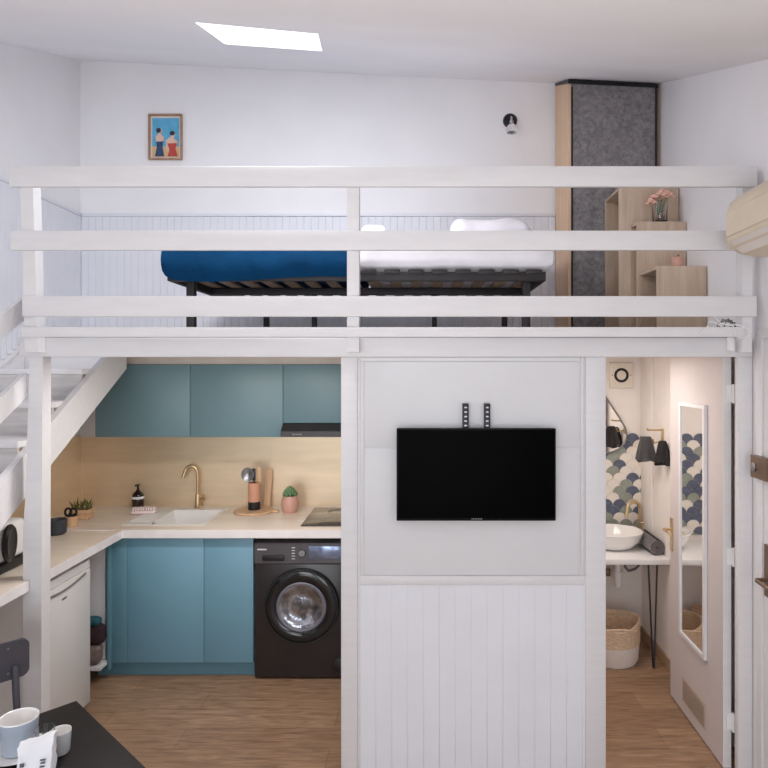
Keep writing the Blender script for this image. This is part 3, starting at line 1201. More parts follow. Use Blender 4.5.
# soap bottle
bx, by = sx(138, 4.56), 4.56
zz0 = CZ1 + .0055
sb = thing('soap_bottle', 'dark amber pump bottle with pale label at the left of the sink', 'bottle', (bx, by, zz0))
g = G()
g.lathe([(0, 0), (.038, 0), (.04, .006), (.04, .085), (.03, .105), (.014, .115), (.014, .125), (0, .125)], (bx, by, zz0), 28)
obj('body', g, M_AMBER, sb)
g = G()
g.lathe([(.0405, .062), (.0412, .063), (.0412, .078), (.0405, .079)], (bx, by, zz0), 28)
obj('label_band', g, M_PAPER, sb)
g = G()
g.cyl((bx, by, zz0 + .12), (bx, by, zz0 + .155), .009, .007, 14)
g.box(bx - .012, bx + .012, by - .03, by + .01, zz0 + .152, zz0 + .164, .004)
obj('pump', g, M_BLACK, sb)
# scrubbing brush
g = G()
g.box(-.08, .08, -.022, .022, 0, .018, .008, 3)
for i in range(9):
    for j in range(3):
        g.cyl((-.066 + i * .0165, -.013 + j * .013, .016), (-.066 + i * .0165, -.013 + j * .013, .044), .0055, .0065, 7)
br_ = obj('scrubbing_brush', g, mat('pale_pink_bristle', rgb(238, 220, 218), .8, vary=.06), None)
br_.location = (sx(144, 4.36), 4.36, CZ1 + .0055)
br_.rotation_euler = (0, 0, .15)
tag(br_, 'pale pink scrubbing brush lying before the dark soap bottle', 'brush')

# round board with utensil holder
ux, uy = sx(253.5, 4.42), 4.44
g = G()
g.lathe([(0, 0), (.13, 0), (.135, .005), (.135, .011), (.13, .016), (0, .016)], (ux, uy - .01, CZ1 + .0005), 36)
g.box(ux + .12, ux + .17, uy - .03, uy + .01, CZ1 + .001, CZ1 + .016, .004)
single('round_board', g, M_BEECH, 'round wooden serving board under the utensil holder', 'board')
uz = CZ1 + .0175
uh = thing('utensil_holder', 'slim rose wood utensil pot with black foot on the round board', 'utensil holder', (ux, uy, uz))
g = G()
g.lathe([(0, 0), (.041, 0), (.042, .004), (.042, .055), (0, .055)], (ux, uy, uz), 28)
obj('foot', g, M_BLACK, uh)
g = G()
g.lathe([(.0, .055), (.042, .055), (.042, .185), (.037, .185), (.037, .065), (0, .062)], (ux, uy, uz), 28)
obj('cup', g, M_COPPER, uh)
g = G()
g.tube([(ux - .01, uy, uz + .07), (ux - .03, uy - .01, uz + .2)], .004, 8)
g.lathe([(0, -.01), (.02, -.008), (.038, .004), (.044, .016), (.041, .016), (.02, -.003), (0, -.005)], (ux - .038, uy - .02, uz + .245), 24, 1, 1.15, axis='Y')
single('ladle', g, M_STEEL, 'round steel skimmer standing leftmost in the utensil pot', 'utensil')
g = G()
g.tube([(ux + .004, uy - .012, uz + .07), (ux + .002, uy - .014, uz + .235)], .005, 8)
g.box(ux - .013, ux + .014, uy - .018, uy - .012, uz + .20, uz + .285, .003)
single('spatula', g, M_BLACK, 'black spatula in the middle of the utensil pot', 'utensil')
g = G()
g.tube([(ux + .02, uy + .012, uz + .07), (ux + .025, uy + .014, uz + .19)], .005, 8)
g.box(ux + .012, ux + .045, uy + .006, uy + .016, uz + .18, uz + .29, .005)
single('wooden_spatula', g, M_BEECH, 'pale flat wooden spatula at the right of the utensil pot', 'utensil')
# leaning paddle board
g = G()
b = bmesh.new()
pts = [(-.022, 0), (.022, 0), (.024, .12), (.03, .2), (.03, .262), (.018, .277), (-.018, .277), (-.03, .262), (-.03, .2), (-.024, .12)]
g.prism(pts, 'Y', -.006, .006)
pb = obj('wooden_paddle', g, M_BEECH, None)
pb.location = (ux + .058, 4.565, CZ1 + .002)
pb.rotation_euler = (math.radians(-12), 0, 0)
tag(pb, 'wooden paddle leaning on the splashback behind the utensil pot', 'board')

# plant pot
qx, qy = sx(290, 4.42), 4.42
pp = thing('potted_succulent', 'small green succulent in a glossy pink pot by the hob', 'plant', (qx, qy, CZ1))
g = G()
g.lathe([(0, 0), (.042, 0), (.055, .02), (.06, .06), (.055, .10), (.048, .115), (.043, .115), (.045, .09), (0, .088)], (qx, qy, CZ1 + .0005), 32)
obj('pot', g, M_PINK, pp)
g = G()
for k in range(30):
    a = k * 2.4
    q = .045 * math.sqrt(k / 30)
    g.ball((qx + q * math.cos(a), qy + q * math.sin(a), CZ1 + .12 + .045 * (1 - k / 30)), .014, .8, .8, 1.4, 1)
obj('foliage', g, M_LEAF, pp)

# hob
g = G()
g.box(sx(300.5, 4.02), -.385, 4.02, 4.55, CZ1 + .0003, CZ1 + .006, .002)
hob = thing('hob', 'dark glass hob set flush at the right end of the worktop', 'hob', (-.6, 4.28, CZ1))
obj('glass', g, M_HOB, hob)
g = G()
for (cx, cy, r) in ((-.55, 4.42, .09), (-.55, 4.18, .08)):
    g.lathe([(r - .002, .0062), (r - .002, .0068), (r, .0068), (r, .0062)], (cx, cy, CZ1), 40)
obj('heating_ring', g, M_GREY, hob)

# ---------------------------------------------------------------- base cabinets
DYF = 3.97


def base_cabinet(label, X0, X1, doors, filler=None):
    r = thing('base_cabinet', label, 'cabinet', ((X0 + X1) / 2, 4.2, 0), group='teal base cabinets')
    g = G()
    g.box(X0, X1, DYF + .02, 4.60, .095, CZ0 - .22)
    obj('body', g, M_TEALD, r, smooth=False)
    for (a, c) in doors:
        g = G()
        g.box(a + .0015, c - .0015, DYF, DYF + .019, .098, CZ0 - .012, .0015)
        obj('door', g, M_TEAL, r)
    if filler:
        a, c = filler
        g = G()
        g.box(a, c, DYF - .001, DYF + .018, .098, CZ0 - .003, .001)
        obj('filler_panel', g, M_TEALD, r)
        g = G()
        g.box(a - .018, a, DYF - .03, 4.55, .06, CZ0 - .002, .001)
        obj('end_panel', g, M_TEALD, r)
    g = G()
    g.box(X0 - (.11 if filler else 0), X1, DYF + .05, DYF + .066, 0, .093)
    obj('plinth', g, M_TEALD, r, smooth=False)
    return r


base_cabinet('wide teal base cabinet under the sink, with a corner filler', sx(112, DYF), sx(204, DYF), [(sx(127, DYF), sx(204, DYF))], (sx(112, DYF), sx(127, DYF)))
base_cabinet('narrow teal base cabinet beside the black washing machine', sx(204, DYF), sx(253.5, DYF), [(sx(204, DYF), sx(253.5, DYF))])

# ---------------------------------------------------------------- upper cabinets
UY = 4.2
uz0, uz1 = sz(437, UY), sz(364.5, UY)


def upper_cabinet(label, X0, X1, Z0):
    r = thing('wall_cabinet', label, 'cabinet', ((X0 + X1) / 2, 4.4, Z0), group='blue green wall cabinets')
    g = G()
    g.box(X0, X1, UY + .02, 4.631, Z0 + (.012 if Z0 < 1.5 else 0), uz1)
    obj('body', g, M_TEALD, r, smooth=False)
    g = G()
    g.box(X0 + .0015, X1 - .0015, UY, UY + .019, Z0, uz1 - .001, .0015)
    obj('door', g, M_TEALU, r)
    return r


upper_cabinet('leftmost blue green wall cabinet, partly behind the stair stringer', sx(95, UY), sx(190, UY), uz0)
upper_cabinet('middle blue green wall cabinet over the kitchen tap', sx(190, UY), sx(283, UY), uz0)
upper_cabinet('short blue green wall cabinet above the cooker hood', sx(283, UY), -.375, sz(423, UY))
g = G()
g.box(sx(95, UY), -.375, UY + .03, 4.63, uz1 + .001, DZ0 - .001)
struct('trim_10', g, M_SOFF, smooth=False)
# hood
HY = 4.13
hd = thing('cooker_hood', 'slim dark cooker hood under the short wall cabinet', 'cooker hood', (-.62, 4.35, sz(437, HY)))
hx0 = sx(280.5, HY)
g = G()
g.prism([(HY, sz(437, HY)), (4.6, sz(437, HY)), (4.6, sz(423.5, UY)), (UY, sz(423.5, UY)), (HY + .005, sz(431.5, HY))], 'X', hx0, -.38)
obj('canopy', g, M_GLOSSB, hd, smooth=False)
g = G()
for k in range(5):
    xx = sx(292 + 2.0 * k, HY)
    g.box(xx, xx + .009, HY - .001, HY + .002, sz(435.2, HY), sz(433.8, HY))
obj('maker_lettering', g, M_GREY, hd, smooth=False)
g = G()
g.box(hx0 + .05, -.43, HY + .06, 4.5, sz(437, HY) - .003, sz(437, HY))
obj('filter', g, M_STEEL, hd, smooth=False)

# ---------------------------------------------------------------- washing machine
WX0_, WX1_ = sx(254.5, 3.96), sx(254.5, 3.96) + .6
wy = 3.955
wm = thing('washing_machine', 'black front loading washing machine under the kitchen worktop', 'washing machine', ((WX0_ + WX1_) / 2, 4.22, 0))
g = G()
g.box(WX0_, WX1_, wy, 4.5, .012, .715, .008)
obj('body', g, M_GLOSSB, wm)
g = G()
g.prism([(wy - .002, .718), (4.5, .718), (4.5, .85), (wy + .02, .85), (wy + .004, .842)], 'X', WX0_, WX1_)
obj('control_panel', g, mat('dark_grey_panel', rgb(74, 70, 74), .3, vary=.04), wm)
wcx, wcz = sx(302.3, wy), sz(605, wy)
g = G()
g.lathe([(.135, .0), (.228, .0), (.232, .012), (.225, .03), (.20, .04), (.155, .035), (.135, .015)], (wcx, wy, wcz), 64, axis='Y')
dr = obj('door', g, M_GLASSB, wm)
g = G()
g.lathe([(.131, .03), (.138, .04), (.146, .042), (.153, .037), (.146, .033)], (wcx, wy, wcz), 64, axis='Y')
obj('trim_ring', g, mat('blue_grey_plastic', rgb(112, 112, 124), .3), dr)
g = G()
g.lathe([(.136, .034), (.12, .034), (.10, .02), (.08, .012), (.05, .016), (0, .02)], (wcx, wy, wcz), 48, axis='Y')
obj('glass_bowl', g, mat('reflection_mottled_glass', rgb(150, 152, 160), .08, .85, vary=.6, scale=16, bump=.55, bscale=14), dr)  # mottled colour and bumps imitate swirling reflections in the door glass
g = G()
g.lathe([(.218, .034), (.224, .034), (.224, .041), (.218, .041)], (wcx, wy, wcz), 64, axis='Y')
obj('outer_trim', g, M_BLACK, dr)
g = G()
g.box(WX0_ + .05, WX0_ + .185, wy - .008, wy + .005, .735, .77, .004)
obj('detergent_drawer', g, M_BLACK, wm)
g = G()
kx = sx(302.3, wy)
g.lathe([(0, 0), (.024, 0), (.024, .016), (.02, .022), (0, .022)], (kx, wy + .003, .785), 28, axis='Y')
obj('dial', g, M_STEEL, wm)
g = G()
g.box(kx + .04, WX1_ - .05, wy - .004, wy + .003, .745, .825, .002)
obj('display_film', g, M_DISPLAY, wm)
g = G()
for k in range(5):
    g.box(kx - .065, kx - .045, wy - .003, wy + .003, .745 + .017 * k, .748 + .017 * k)
    g.box(WX0_ + .02 + .012 * k, WX0_ + .028 + .012 * k, wy - .003, wy + .003, .80, .808)
obj('panel_lettering', g, M_WHITEP, wm, smooth=False)
g = G()
g.lathe([(0, 0), (.048, 0), (.05, .003), (.045, .006), (0, .006)], (WX1_ - .065, wy + .0005, .085), 32, axis='Y')
obj('filter_cap', g, M_BLACK, wm)
for xx in (WX0_ + .05, WX1_ - .05):
    for yy in (4.0, 4.45):
        g = G()
        g.cyl((xx, yy, 0), (xx, yy, .014), .02, .02, 14)
        obj('foot', g, M_BLACK, wm)

# ---------------------------------------------------------------- fridge under the side worktop
fx0 = -1.868
fr = thing('fridge', 'white under-counter fridge below the side worktop', 'fridge', (-2.15, 3.36, 0))
g = G()
g.box(XL + .03, fx0 - .045, 3.10, 3.62, .02, .843, .006)
obj('body', g, M_FRIDGE, fr)
g = G()
g.box(fx0 - .042, fx0, 3.10, 3.62, .04, .80, .008)
dd = obj('door', g, M_FRIDGE, fr)
g = G()
g.prism([(3.105, .803), (3.615, .803), (3.615, .843), (3.105, .843)], 'X', fx0 - .042, fx0 - .004)
obj('top_trim', g, M_WHITEP, fr)
g = G()
pts = []
for k in range(13):
    t = k / 12
    pts.append((fx0 + .002, 3.12 + .44 * t, .782 - .022 * math.sin(PI * t)))
g.tube(pts, .006, 8)
obj('grip_groove', g, M_GREY, dd)
g = G()
g.box(fx0 - .002, fx0 + .001, 3.33, 3.375, .712, .722)
obj('badge', g, M_STEEL, dd, smooth=False)
for yy in (3.14, 3.58):
    for xx in (-2.0, -2.35):
        g = G()
        g.cyl((xx, yy, 0), (xx, yy, .025), .02, .02, 12)
        obj('foot', g, M_BLACK, fr)

# nook beside the fridge: white board and a bag
g = G()
g.box(-2.40, sx(106, 3.98), 3.97, 3.985, .12, CZ0 - .002)
struct('trim_11', g, M_WALL, smooth=False)
g = G()
g.box(-2.40, sx(107, 3.94), 3.855, 3.965, .10, .118)
single('low_shelf', g, M_WHITEP, 'low white shelf board behind the fridge', 'shelf', smooth=False)
bag = thing('bag_pile', 'dark bag with teal top stuffed behind the white fridge', 'bag', (-2.05, 3.91, .119))
g = soft_box(-2.25, sx(100.5, 3.88), 3.862, 3.93, .128, .25, .04, .008, 9, 3)
obj('lower_fabric', g, M_TAUPE, bag)
g = soft_box(-2.25, sx(103.5, 3.88), 3.862, 3.93, .24, .37, .042, .008, 9, 3)
obj('dark_fabric', g, M_MAROON, bag)
g = soft_box(-2.25, sx(99, 3.88), 3.862, 3.93, .36, .41, .022, .008, 9, 3)
obj('teal_top', g, M_TEALF, bag)

# ---------------------------------------------------------------- things on the side worktop
cz = CZ1 - .0015
bx_, by_ = sx(56, 3.95), 3.86
g = G()
g.lathe([(0, 0), (.04, 0), (.052, .01), (.055, .085), (.05, .09), (.047, .085), (.045, .015), (0, .012)], (sx(57, 3.84), 3.84, cz), 32)
single('black_bowl', g, mat('slate_ceramic', rgb(56, 60, 66), .5), 'dark slate bowl on the side worktop next to the post', 'bowl')
kx_, ky_ = sx(69, 4.0), 4.03
kb = thing('small_basket', 'little wooden tub with black handles behind the slate bowl', 'basket', (kx_, ky_, CZ1))
g = G()
g.lathe([(0, 0), (.036, 0), (.042, .065), (.038, .065), (.033, .008), (0, .008)], (kx_, ky_, CZ1 + .0005), 24)
obj('tub', g, M_BEECH, kb)
g = G()
for s in (-1, 1):
    pts = [(kx_ + .016 * s + .02 * math.cos(a), ky_ - .01, CZ1 + .09 + .024 * math.sin(a)) for a in [2 * PI * k / 14 for k in range(15)]]
    g.tube(pts, .007, 8)
g.cyl((kx_ - .01, ky_, CZ1 + .01), (kx_ - .015, ky_, CZ1 + .08), .008, .008, 8)
g.cyl((kx_ + .012, ky_, CZ1 + .01), (kx_ + .015, ky_, CZ1 + .08), .008, .008, 8)
obj('scissor_handles', g, M_BLACK, kb)
cx_, cy_ = sx(83, 4.25), 4.24
cr = thing('herb_crate', 'small wooden crate of herbs in the worktop corner', 'planter', (cx_, cy_, CZ1))
g = G()
for z in (0, .034):
    g.box(cx_ - .06, cx_ + .06, cy_ - .045, cy_ - .037, CZ1 + .002 + z, CZ1 + .03 + z, .002)
    g.box(cx_ - .06, cx_ + .06, cy_ + .037, cy_ + .045, CZ1 + .002 + z, CZ1 + .03 + z, .002)
    g.box(cx_ - .06, cx_ - .052, cy_ - .037, cy_ + .037, CZ1 + .002 + z, CZ1 + .03 + z, .002)
    g.box(cx_ + .052, cx_ + .06, cy_ - .037, cy_ + .037, CZ1 + .002 + z, CZ1 + .03 + z, .002)
g.box(cx_ - .055, cx_ + .055, cy_ - .04, cy_ + .04, CZ1 + .001, CZ1 + .045)
obj('crate', g, M_BEECH, cr)
g = G()
random.seed(3)
for k in range(34):
    a = random.uniform(0, 2 * PI)
    x_ = cx_ + random.uniform(-.05, .05)
    y_ = cy_ + random.uniform(-.03, .03)
    h_ = random.uniform(.035, .085)
    g.tube([(x_, y_, CZ1 + .05), (x_ + .012 * math.cos(a), y_ + .01 * math.sin(a), CZ1 + .05 + h_ * .6), (x_ + .03 * math.cos(a), y_ + .02 * math.sin(a), CZ1 + .05 + h_)], [.002, .004, .001], 5)
obj('herbs', g, M_HERB, cr)

# coffee machine under the stairs
mx, my = -2.11, 3.16
cm = thing('coffee_machine', 'white and black coffee machine on the worktop under the stairs', 'coffee machine', (mx, my, cz))
g = G()
g.box(mx - .14, mx + .10, my - .13, my + .13, cz + .001, cz + .05, .012, 3)
obj('base', g, M_BLACK, cm)
g = G()
g.box(mx - .14, mx + .095, my - .10, my + .12, cz + .05, cz + .235, .03, 4)
obj('body', g, M_WHITEP, cm)
g = G()
g.box(mx - .14, mx + .06, my - .16, my - .10, cz + .002, cz + .13, .015, 3)
obj('drip_block', g, mat('dark_slate_plastic', rgb(48, 54, 60), .4), cm)
g = G()
g.lathe([(.0, .0), (.07, .0), (.088, .008), (.09, .02), (.08, .03), (.07, .022), (0, .018)], (0, 0, 0), 40, axis='X')
bmesh.ops.transform(g.bm, matrix=Matrix.Translation((mx + .098, my - .06, cz + .145)) @ Matrix.Rotation(PI + math.radians(18), 4, 'Z'), verts=list(g.bm.verts))
obj('round_front', g, M_BLACK, cm)

# ---------------------------------------------------------------- bathroom
TY = 4.606
# fish-scale tiles
g = G()
g.mi = 3
g.box(.62, 1.588, TY, 4.611, .74, 1.37)
R_ = .0475
rnd = random.Random(11)
tb = bmesh.new()
row = 0
z = .70
while z < 1.42:
    x = .62 + (R_ if row % 2 else 0)
    while x < 1.66:
        pts = []
        n = 8
        for k in range(2 * n + 1):
            a = PI - PI * k / (2 * n)
            pts.append((x + (R_ - .0012) * math.cos(a), z + (R_ - .0012) * math.sin(a)))
        for k in range(1, n + 1):
            a = PI / 2 + (PI / 2) * k / n
            pts.append((x + R_ + (R_ + .0012) * math.cos(a), z - R_ + (R_ + .0012) * math.sin(a)))
        for k in range(0, n):
            a = (PI / 2) * k / n
            pts.append((x - R_ + (R_ + .0012) * math.cos(a), z - R_ + (R_ + .0012) * math.sin(a)))
        # dedupe
        cl = [pts[0]]
        for p in pts[1:]:
            if math.hypot(p[0] - cl[-1][0], p[1] - cl[-1][1]) > 1e-4:
                cl.append(p)
        g.mi = rnd.choices([0, 1, 2], [.31, .37, .32])[0]
        g.prism(cl, 'Y', TY - .004, TY)
        x += 2 * R_
    z += R_
    row += 1
bmesh.ops.bisect_plane(g.bm, geom=list(g.bm.verts) + list(g.bm.edges) + list(g.bm.faces), plane_co=(1.588, 0, 0), plane_no=(1, 0, 0), clear_outer=True)
bmesh.ops.bisect_plane(g.bm, geom=list(g.bm.verts) + list(g.bm.edges) + list(g.bm.faces), plane_co=(.621, 0, 0), plane_no=(-1, 0, 0), clear_outer=True)
bmesh.ops.bisect_plane(g.bm, geom=list(g.bm.verts) + list(g.bm.edges) + list(g.bm.faces), plane_co=(0, 0, .735), plane_no=(0, 0, -1), clear_outer=True)
o = obj('tile_splashback', g, [M_TILEW, M_TILES, M_TILEN, M_GROUT], smooth=False)
tag(o, 'fish-scale tile splashback in white, sage and navy behind the basin', 'tiles')

# irregular mirror
MY = 4.585
mo = [(597, 388), (602, 388), (606, 397), (613, 408), (620, 418.5), (625.5, 428), (627.3, 436), (625, 443), (619, 449), (611, 452.5), (602, 453), (590, 450), (580, 443), (576, 432), (578, 418), (586, 402)]
mr = thing('wall_mirror', 'rounded asymmetrical mirror with thin dark frame above the basin', 'mirror', (sx(603, MY), MY, sz(453, MY)))
P0 = [(sx(a, MY), sz(b_, MY)) for a, b_ in mo]
cxm = sum(p[0] for p in P0) / len(P0)
czm = sum(p[1] for p in P0) / len(P0)
g = G()
g.prism([(cxm + (x - cxm) * .97, czm + (z - czm) * .97) for x, z in P0], 'Y', MY + .004, MY + .012)
obj('glass', g, M_MIRROR, mr, smooth=False)
g = G()
pl_ = [(x, MY + .006, z) for x, z in P0] + [(P0[0][0], MY + .006, P0[0][1])]
g.tube(pl_, .007, 8)
obj('frame', g, M_GREY, mr)

# extractor fan
ex0, ex1, ez0, ez1 = sx(609, 4.6), sx(632.5, 4.6), sz(388, 4.6), sz(362.5, 4.6)
ef = thing('extractor_fan', 'square white extractor fan with dark ring high in the bathroom', 'fan', ((ex0 + ex1) / 2, 4.6, ez0))
g = G()
g.box(ex0, ex1, 4.585, 4.6115, ez0, ez1, .006)
obj('cover', g, mat('cream_plastic', rgb(228, 218, 206), .5), ef)
g = G()
cc = ((ex0 + ex1) / 2, 4.585, (ez0 + ez1) / 2)
g.lathe([(.034, 0), (.052, 0), (.052, .003), (.034, .003)], cc, 36, axis='Y')
obj('intake_ring', g, M_DARK, ef)
g = G()
for s in (-1, 1):
    g.cyl((cc[0] + .066 * s, 4.586, cc[2]), (cc[0] + .066 * s, 4.582, cc[2]), .004, .004, 10)
obj('screws', g, M_GREY, ef)

# vanity console
VY = 4.08
vz = .706
vc = thing('vanity_console', 'white vanity shelf on black hairpin legs in the bathroom', 'vanity', (1.2, 4.3, 0))
g = G()
g.box(.63, 1.588, VY, 4.60, vz - .036, vz, .003)
obj('top', g, M_WHITEP, vc)
for xx in (1.49, .75):
    g = G()
    g.tube([(xx - .03, 4.11, vz - .036), (xx - .004, 4.10, .012), (xx + .0, 4.10, .008), (xx + .004, 4.10, .012), (xx + .03, 4.12, vz - .036)], .006, 8)
    g.ball((xx, 4.10, .008), .008, sub=1)
    obj('hairpin_leg', g, M_BLACK, vc)
# basin bowl
sxc, syc = sx(613, 4.36), 4.36
g = G()
g.lathe([(0, 0), (.10, 0), (.13, .012), (.175, .055), (.198, .115), (.193, .118), (.188, .115), (.165, .06), (.12, .022), (0, .015)], (sxc, syc, vz + .0005), 48, 1, .9)
bs = thing('vessel_basin', 'round white vessel basin on the bathroom vanity', 'basin', (sxc, syc, vz))
obj('bowl', g, M_CER, bs)
g = G()
g.cyl((sxc, syc, vz + .016), (sxc, syc, vz + .02), .024, .024, 20)
obj('drain', g, M_BRASS, bs)
# bathroom tap
ax_, ay_ = sx(640, 4.54), 4.545
bt = thing('bathroom_faucet', 'brass curved tap beside the round white basin', 'faucet', (ax_, ay_, vz))
g = G()
pts = [(ax_, ay_, vz + .03), (ax_, ay_, vz + .22)]
for k in range(1, 9):
    a = PI * k / 9
    pts.append((ax_ - .05 + .05 * math.cos(a), ay_ - .004 * k, vz + .22 + .055 * math.sin(a)))
pts.append((ax_ - .112, ay_ - .05, vz + .17))
g.tube(pts, .0115, 14)
obj('spout', g, M_BRASS, bt)
g = G()
g.lathe([(0, 0), (.022, 0), (.022, .006), (.016, .01), (.016, .06), (0, .06)], (ax_, ay_, vz + .0005), 20)
obj('body', g, M_BRASS, bt)
g = G()
g.cyl((ax_, ay_, vz + .12), (ax_ + .026, ay_ - .01, vz + .125), .006, .005, 10)
obj('lever', g, M_BRASS, bt)
# rolled towel
g = G()
b = bmesh.new()
spir = []
N = 70
for k in range(N + 1):
    t = k / N
    a = t * 2 * PI * 3.2
    r = .012 + .04 * t
    spir.append((r * math.cos(a), r * math.sin(a)))
p0 = Vector((1.527, 4.44, vz + .056))
p1 = Vector((1.527, 4.13, vz + .056))
rows_ = []
for (yy) in (4.45, 4.16):
    rows_.append([(b.verts.new((1.534 + x, yy, vz + .0535 + z)), b.verts.new((1.534 + x * 1.0 - .0115 * x / (math.hypot(x, z) + 1e-6), yy, vz + .0535 + z - .0115 * z / (math.hypot(x, z) + 1e-6)))) for x, z in spir])
for k in range(N):
    (a0, i0), (a1, i1) = rows_[0][k], rows_[0][k + 1]
    (c0, j0), (c1, j1) = rows_[1][k], rows_[1][k + 1]
    b.faces.new((a0, a1, c1, c0))
    b.faces.new((i0, j0, j1, i1))
    b.faces.new((a0, i0, i1, a1))
    b.faces.new((c0, c1, j1, j0))
bmesh.ops.recalc_face_normals(b, faces=list(b.faces))
g.merge(b)
single('rolled_towel', g, M_TOWELG, 'rolled grey towel lying on the vanity right of the basin', 'towel')
# waste trap
g = G()
tx_, ty_ = sx(618, 4.36), 4.36
g.cyl((tx_, ty_, vz - .037), (tx_, ty_, vz - .2), .021, .021, 20)
g.cyl((tx_, ty_, vz - .165), (tx_, ty_, vz - .185), .031, .031, 20)
g.lathe([(0, -.275), (.016, -.272), (.026, -.255), (.028, -.185), (0, -.185)], (tx_, ty_, vz), 20)
g.tube([(tx_, ty_, vz - .175), (tx_, 4.5, vz - .175), (tx_, 4.605, vz - .175)], .016, 12)
single('waste_trap', g, M_WHITEP, 'white plastic waste trap hanging under the bathroom vanity', 'pipe')
g = G()
g.tube([(tx_ + .05, 4.37, vz - .04), (tx_ + .055, 4.38, vz - .14), (tx_ + .09, 4.42, vz - .18), (tx_ + .15, 4.46, vz - .18), (tx_ + .19, 4.5, vz - .165), (tx_ + .2, 4.6, vz - .165)], .009, 10)
single('supply_hose', g, M_STEEL, 'braided grey supply hose under the vanity, right of the trap', 'pipe')
vx_ = sx(608.5, 4.5)
g = G()
g.cyl((vx_, 4.605, vz - .22), (vx_, 4.52, vz - .22), .013, .013, 14)
g.box(vx_ - .016, vx_ + .016, 4.50, 4.525, vz - .245, vz - .195, .004)
single('stop_valve', g, M_BRONZE, 'small brass stop valve on the wall under the vanity', 'valve')

# laundry basket
kx2, ky2 = 1.262, 4.25
lb = thing('laundry_basket', 'two-tone laundry basket, seagrass above white, on the bathroom floor', 'basket', (kx2, ky2, 0))


def wav(a):
    return .012 * math.cos(2 * a + .6) - .02 * math.exp(-((a - 4.9) / .5) ** 2)


def ring_shell(g, levels, c, seg=48, top=False):
    b = bmesh.new()
    rr = []
    for (r, z, wv) in levels:
        rr.append([b.verts.new((c[0] + r * math.cos(2 * PI * k / seg), c[1] + r * math.sin(2 * PI * k / seg), z + wv * wav(2 * PI * k / seg))) for k in range(seg)])
    for a, d in zip(rr, rr[1:]):
        for k in range(seg):
            b.faces.new((a[k], a[(k + 1) % seg], d[(k + 1) % seg], d[k]))
    return b, rr


g = G()
b, rr = ring_shell(g, [(.16, .001, 0), (.174, .03, 0), (.180, .13, 0), (.174, .13, 0), (.166, .03, 0), (.15, .012, 0)], (kx2, ky2))
b.faces.new(rr[-1])
b.faces.new(rr[0][::-1])
bmesh.ops.recalc_face_normals(b, faces=list(b.faces))
g.merge(b)
obj('canvas_base', g, M_CANVAS, lb)
g = G()
lev = []
for k in range(9):
    z = .13 + .0175 * k
    lev.append((.182 + .003 * (k % 2), z, k / 8))
lev += [(.180, .275, 1), (.172, .268, 1), (.170, .131, 0), (.178, .13, 0)]
b, rr = ring_shell(g, lev, (kx2, ky2))
bmesh.ops.recalc_face_normals(b, faces=list(b.faces))
g.merge(b)
obj('woven_top', g, M_ROPE, lb)
g = G()
pts = [(kx2 + .176 * math.cos(a), ky2 - .01 + .176 * math.sin(a) - .01, .235 + .03 * math.sin((a - 3.9) / 1.6 * PI)) for a in [3.9 + 1.6 * k / 12 for k in range(13)]]
g.tube(pts, .006, 8)
obj('handle', g, M_ROPE, lb)

# toilet brush seen in the door mirror
g = G()
tbx, tby = .98, 4.45
tbr = thing('toilet_brush', 'white toilet brush pot with wooden lid seen in the door mirror', 'toilet brush', (tbx, tby, 0))
g.lathe([(0, 0), (.078, 0), (.08, .005), (.08, .24), (0, .24)], (tbx, tby, 0.0005), 32)
obj('pot', g, M_WHITEP, tbr)
g = G()
g.lathe([(0, 0), (.082, 0), (.084, .004), (.082, .018), (0, .018)], (tbx, tby, .241), 32)
obj('lid', g, M_BEECH, tbr)
g = G()
g.cyl((tbx, tby, .259), (tbx, tby, .35), .009, .009, 12)
obj('handle', g, M_GREY, tbr)

# hooks and hanging towels on the bathroom right wall
hy = 4.2
hz = sz(430, hy)
hk = thing('towel_hook', 'brass towel hook on the bathroom right wall', 'hook', (1.58, hy, hz))
g = G()
g.box(1.578, 1.589, hy - .015, hy + .015, hz - .10, hz + .01, .004)
g.tube([(1.58, hy, hz), (1.49, hy, hz), (1.483, hy, hz + .01)], .007, 10)
g.tube([(1.58, hy, hz - .075), (1.53, hy, hz - .085), (1.522, hy, hz - .06)], .006, 10)
obj('bracket', g, M_BRASS, hk)


def hang_towel(label, cx, cy, zt, h, w0, w1, m, ph):
    g = G()
    b = bmesh.new()
    seg = 40
    lv = 10
    rr = []
    for j in range(lv + 1):
        t = j / lv
        w_ = w0 + (w1 - w0) * (t ** .6)
        ring = []
        for k in range(seg):
            a = 2 * PI * k / seg
            f = 1 + .16 * t * math.sin(7 * a + ph) + .08 * t * math.sin(12 * a + 2 * ph)
            ring.append(b.verts.new((cx + w_ * f * math.cos(a), cy + .6 * w_ * f * math.sin(a), zt - h * t + .015 * t * math.sin(3 * a + ph))))
        rr.append(ring)
    for a_, d in zip(rr, rr[1:]):
        for k in range(seg):
            b.faces.new((a_[k], a_[(k + 1) % seg], d[(k + 1) % seg], d[k]))
    b.faces.new(rr[0])
    b.faces.new(rr[-1][::-1])
    bmesh.ops.recalc_face_normals(b, faces=list(b.faces))
    g.merge(b)
    return single('hanging_towel', g, m, label, 'towel')


hang_towel('dark grey towel bunched on the brass hook, left one', sx(645, 4.22), 4.20, sz(436.5, 4.2), .155, .03, .062, M_TOWEL, 0.3)
hang_towel('black towel bunched on the brass hook, right one near the door', sx(660.5, 4.13), 4.095, sz(439, 4.2), .145, .02, .05, mat('black_terry', rgb(40, 38, 40), .95, vary=.2, scale=60, bump=.4, bscale=200), 1.7)
# pipe casing in the corner
g = G()
g.box(1.58, 1.589, 4.38, 4.601, .74, DZ0 - .001, .003)
struct('trim_12', g, M_BATHW)

# ---------------------------------------------------------------- bathroom door, open inwards
LZ0, LZ1 = .008, 2.0
d1 = None


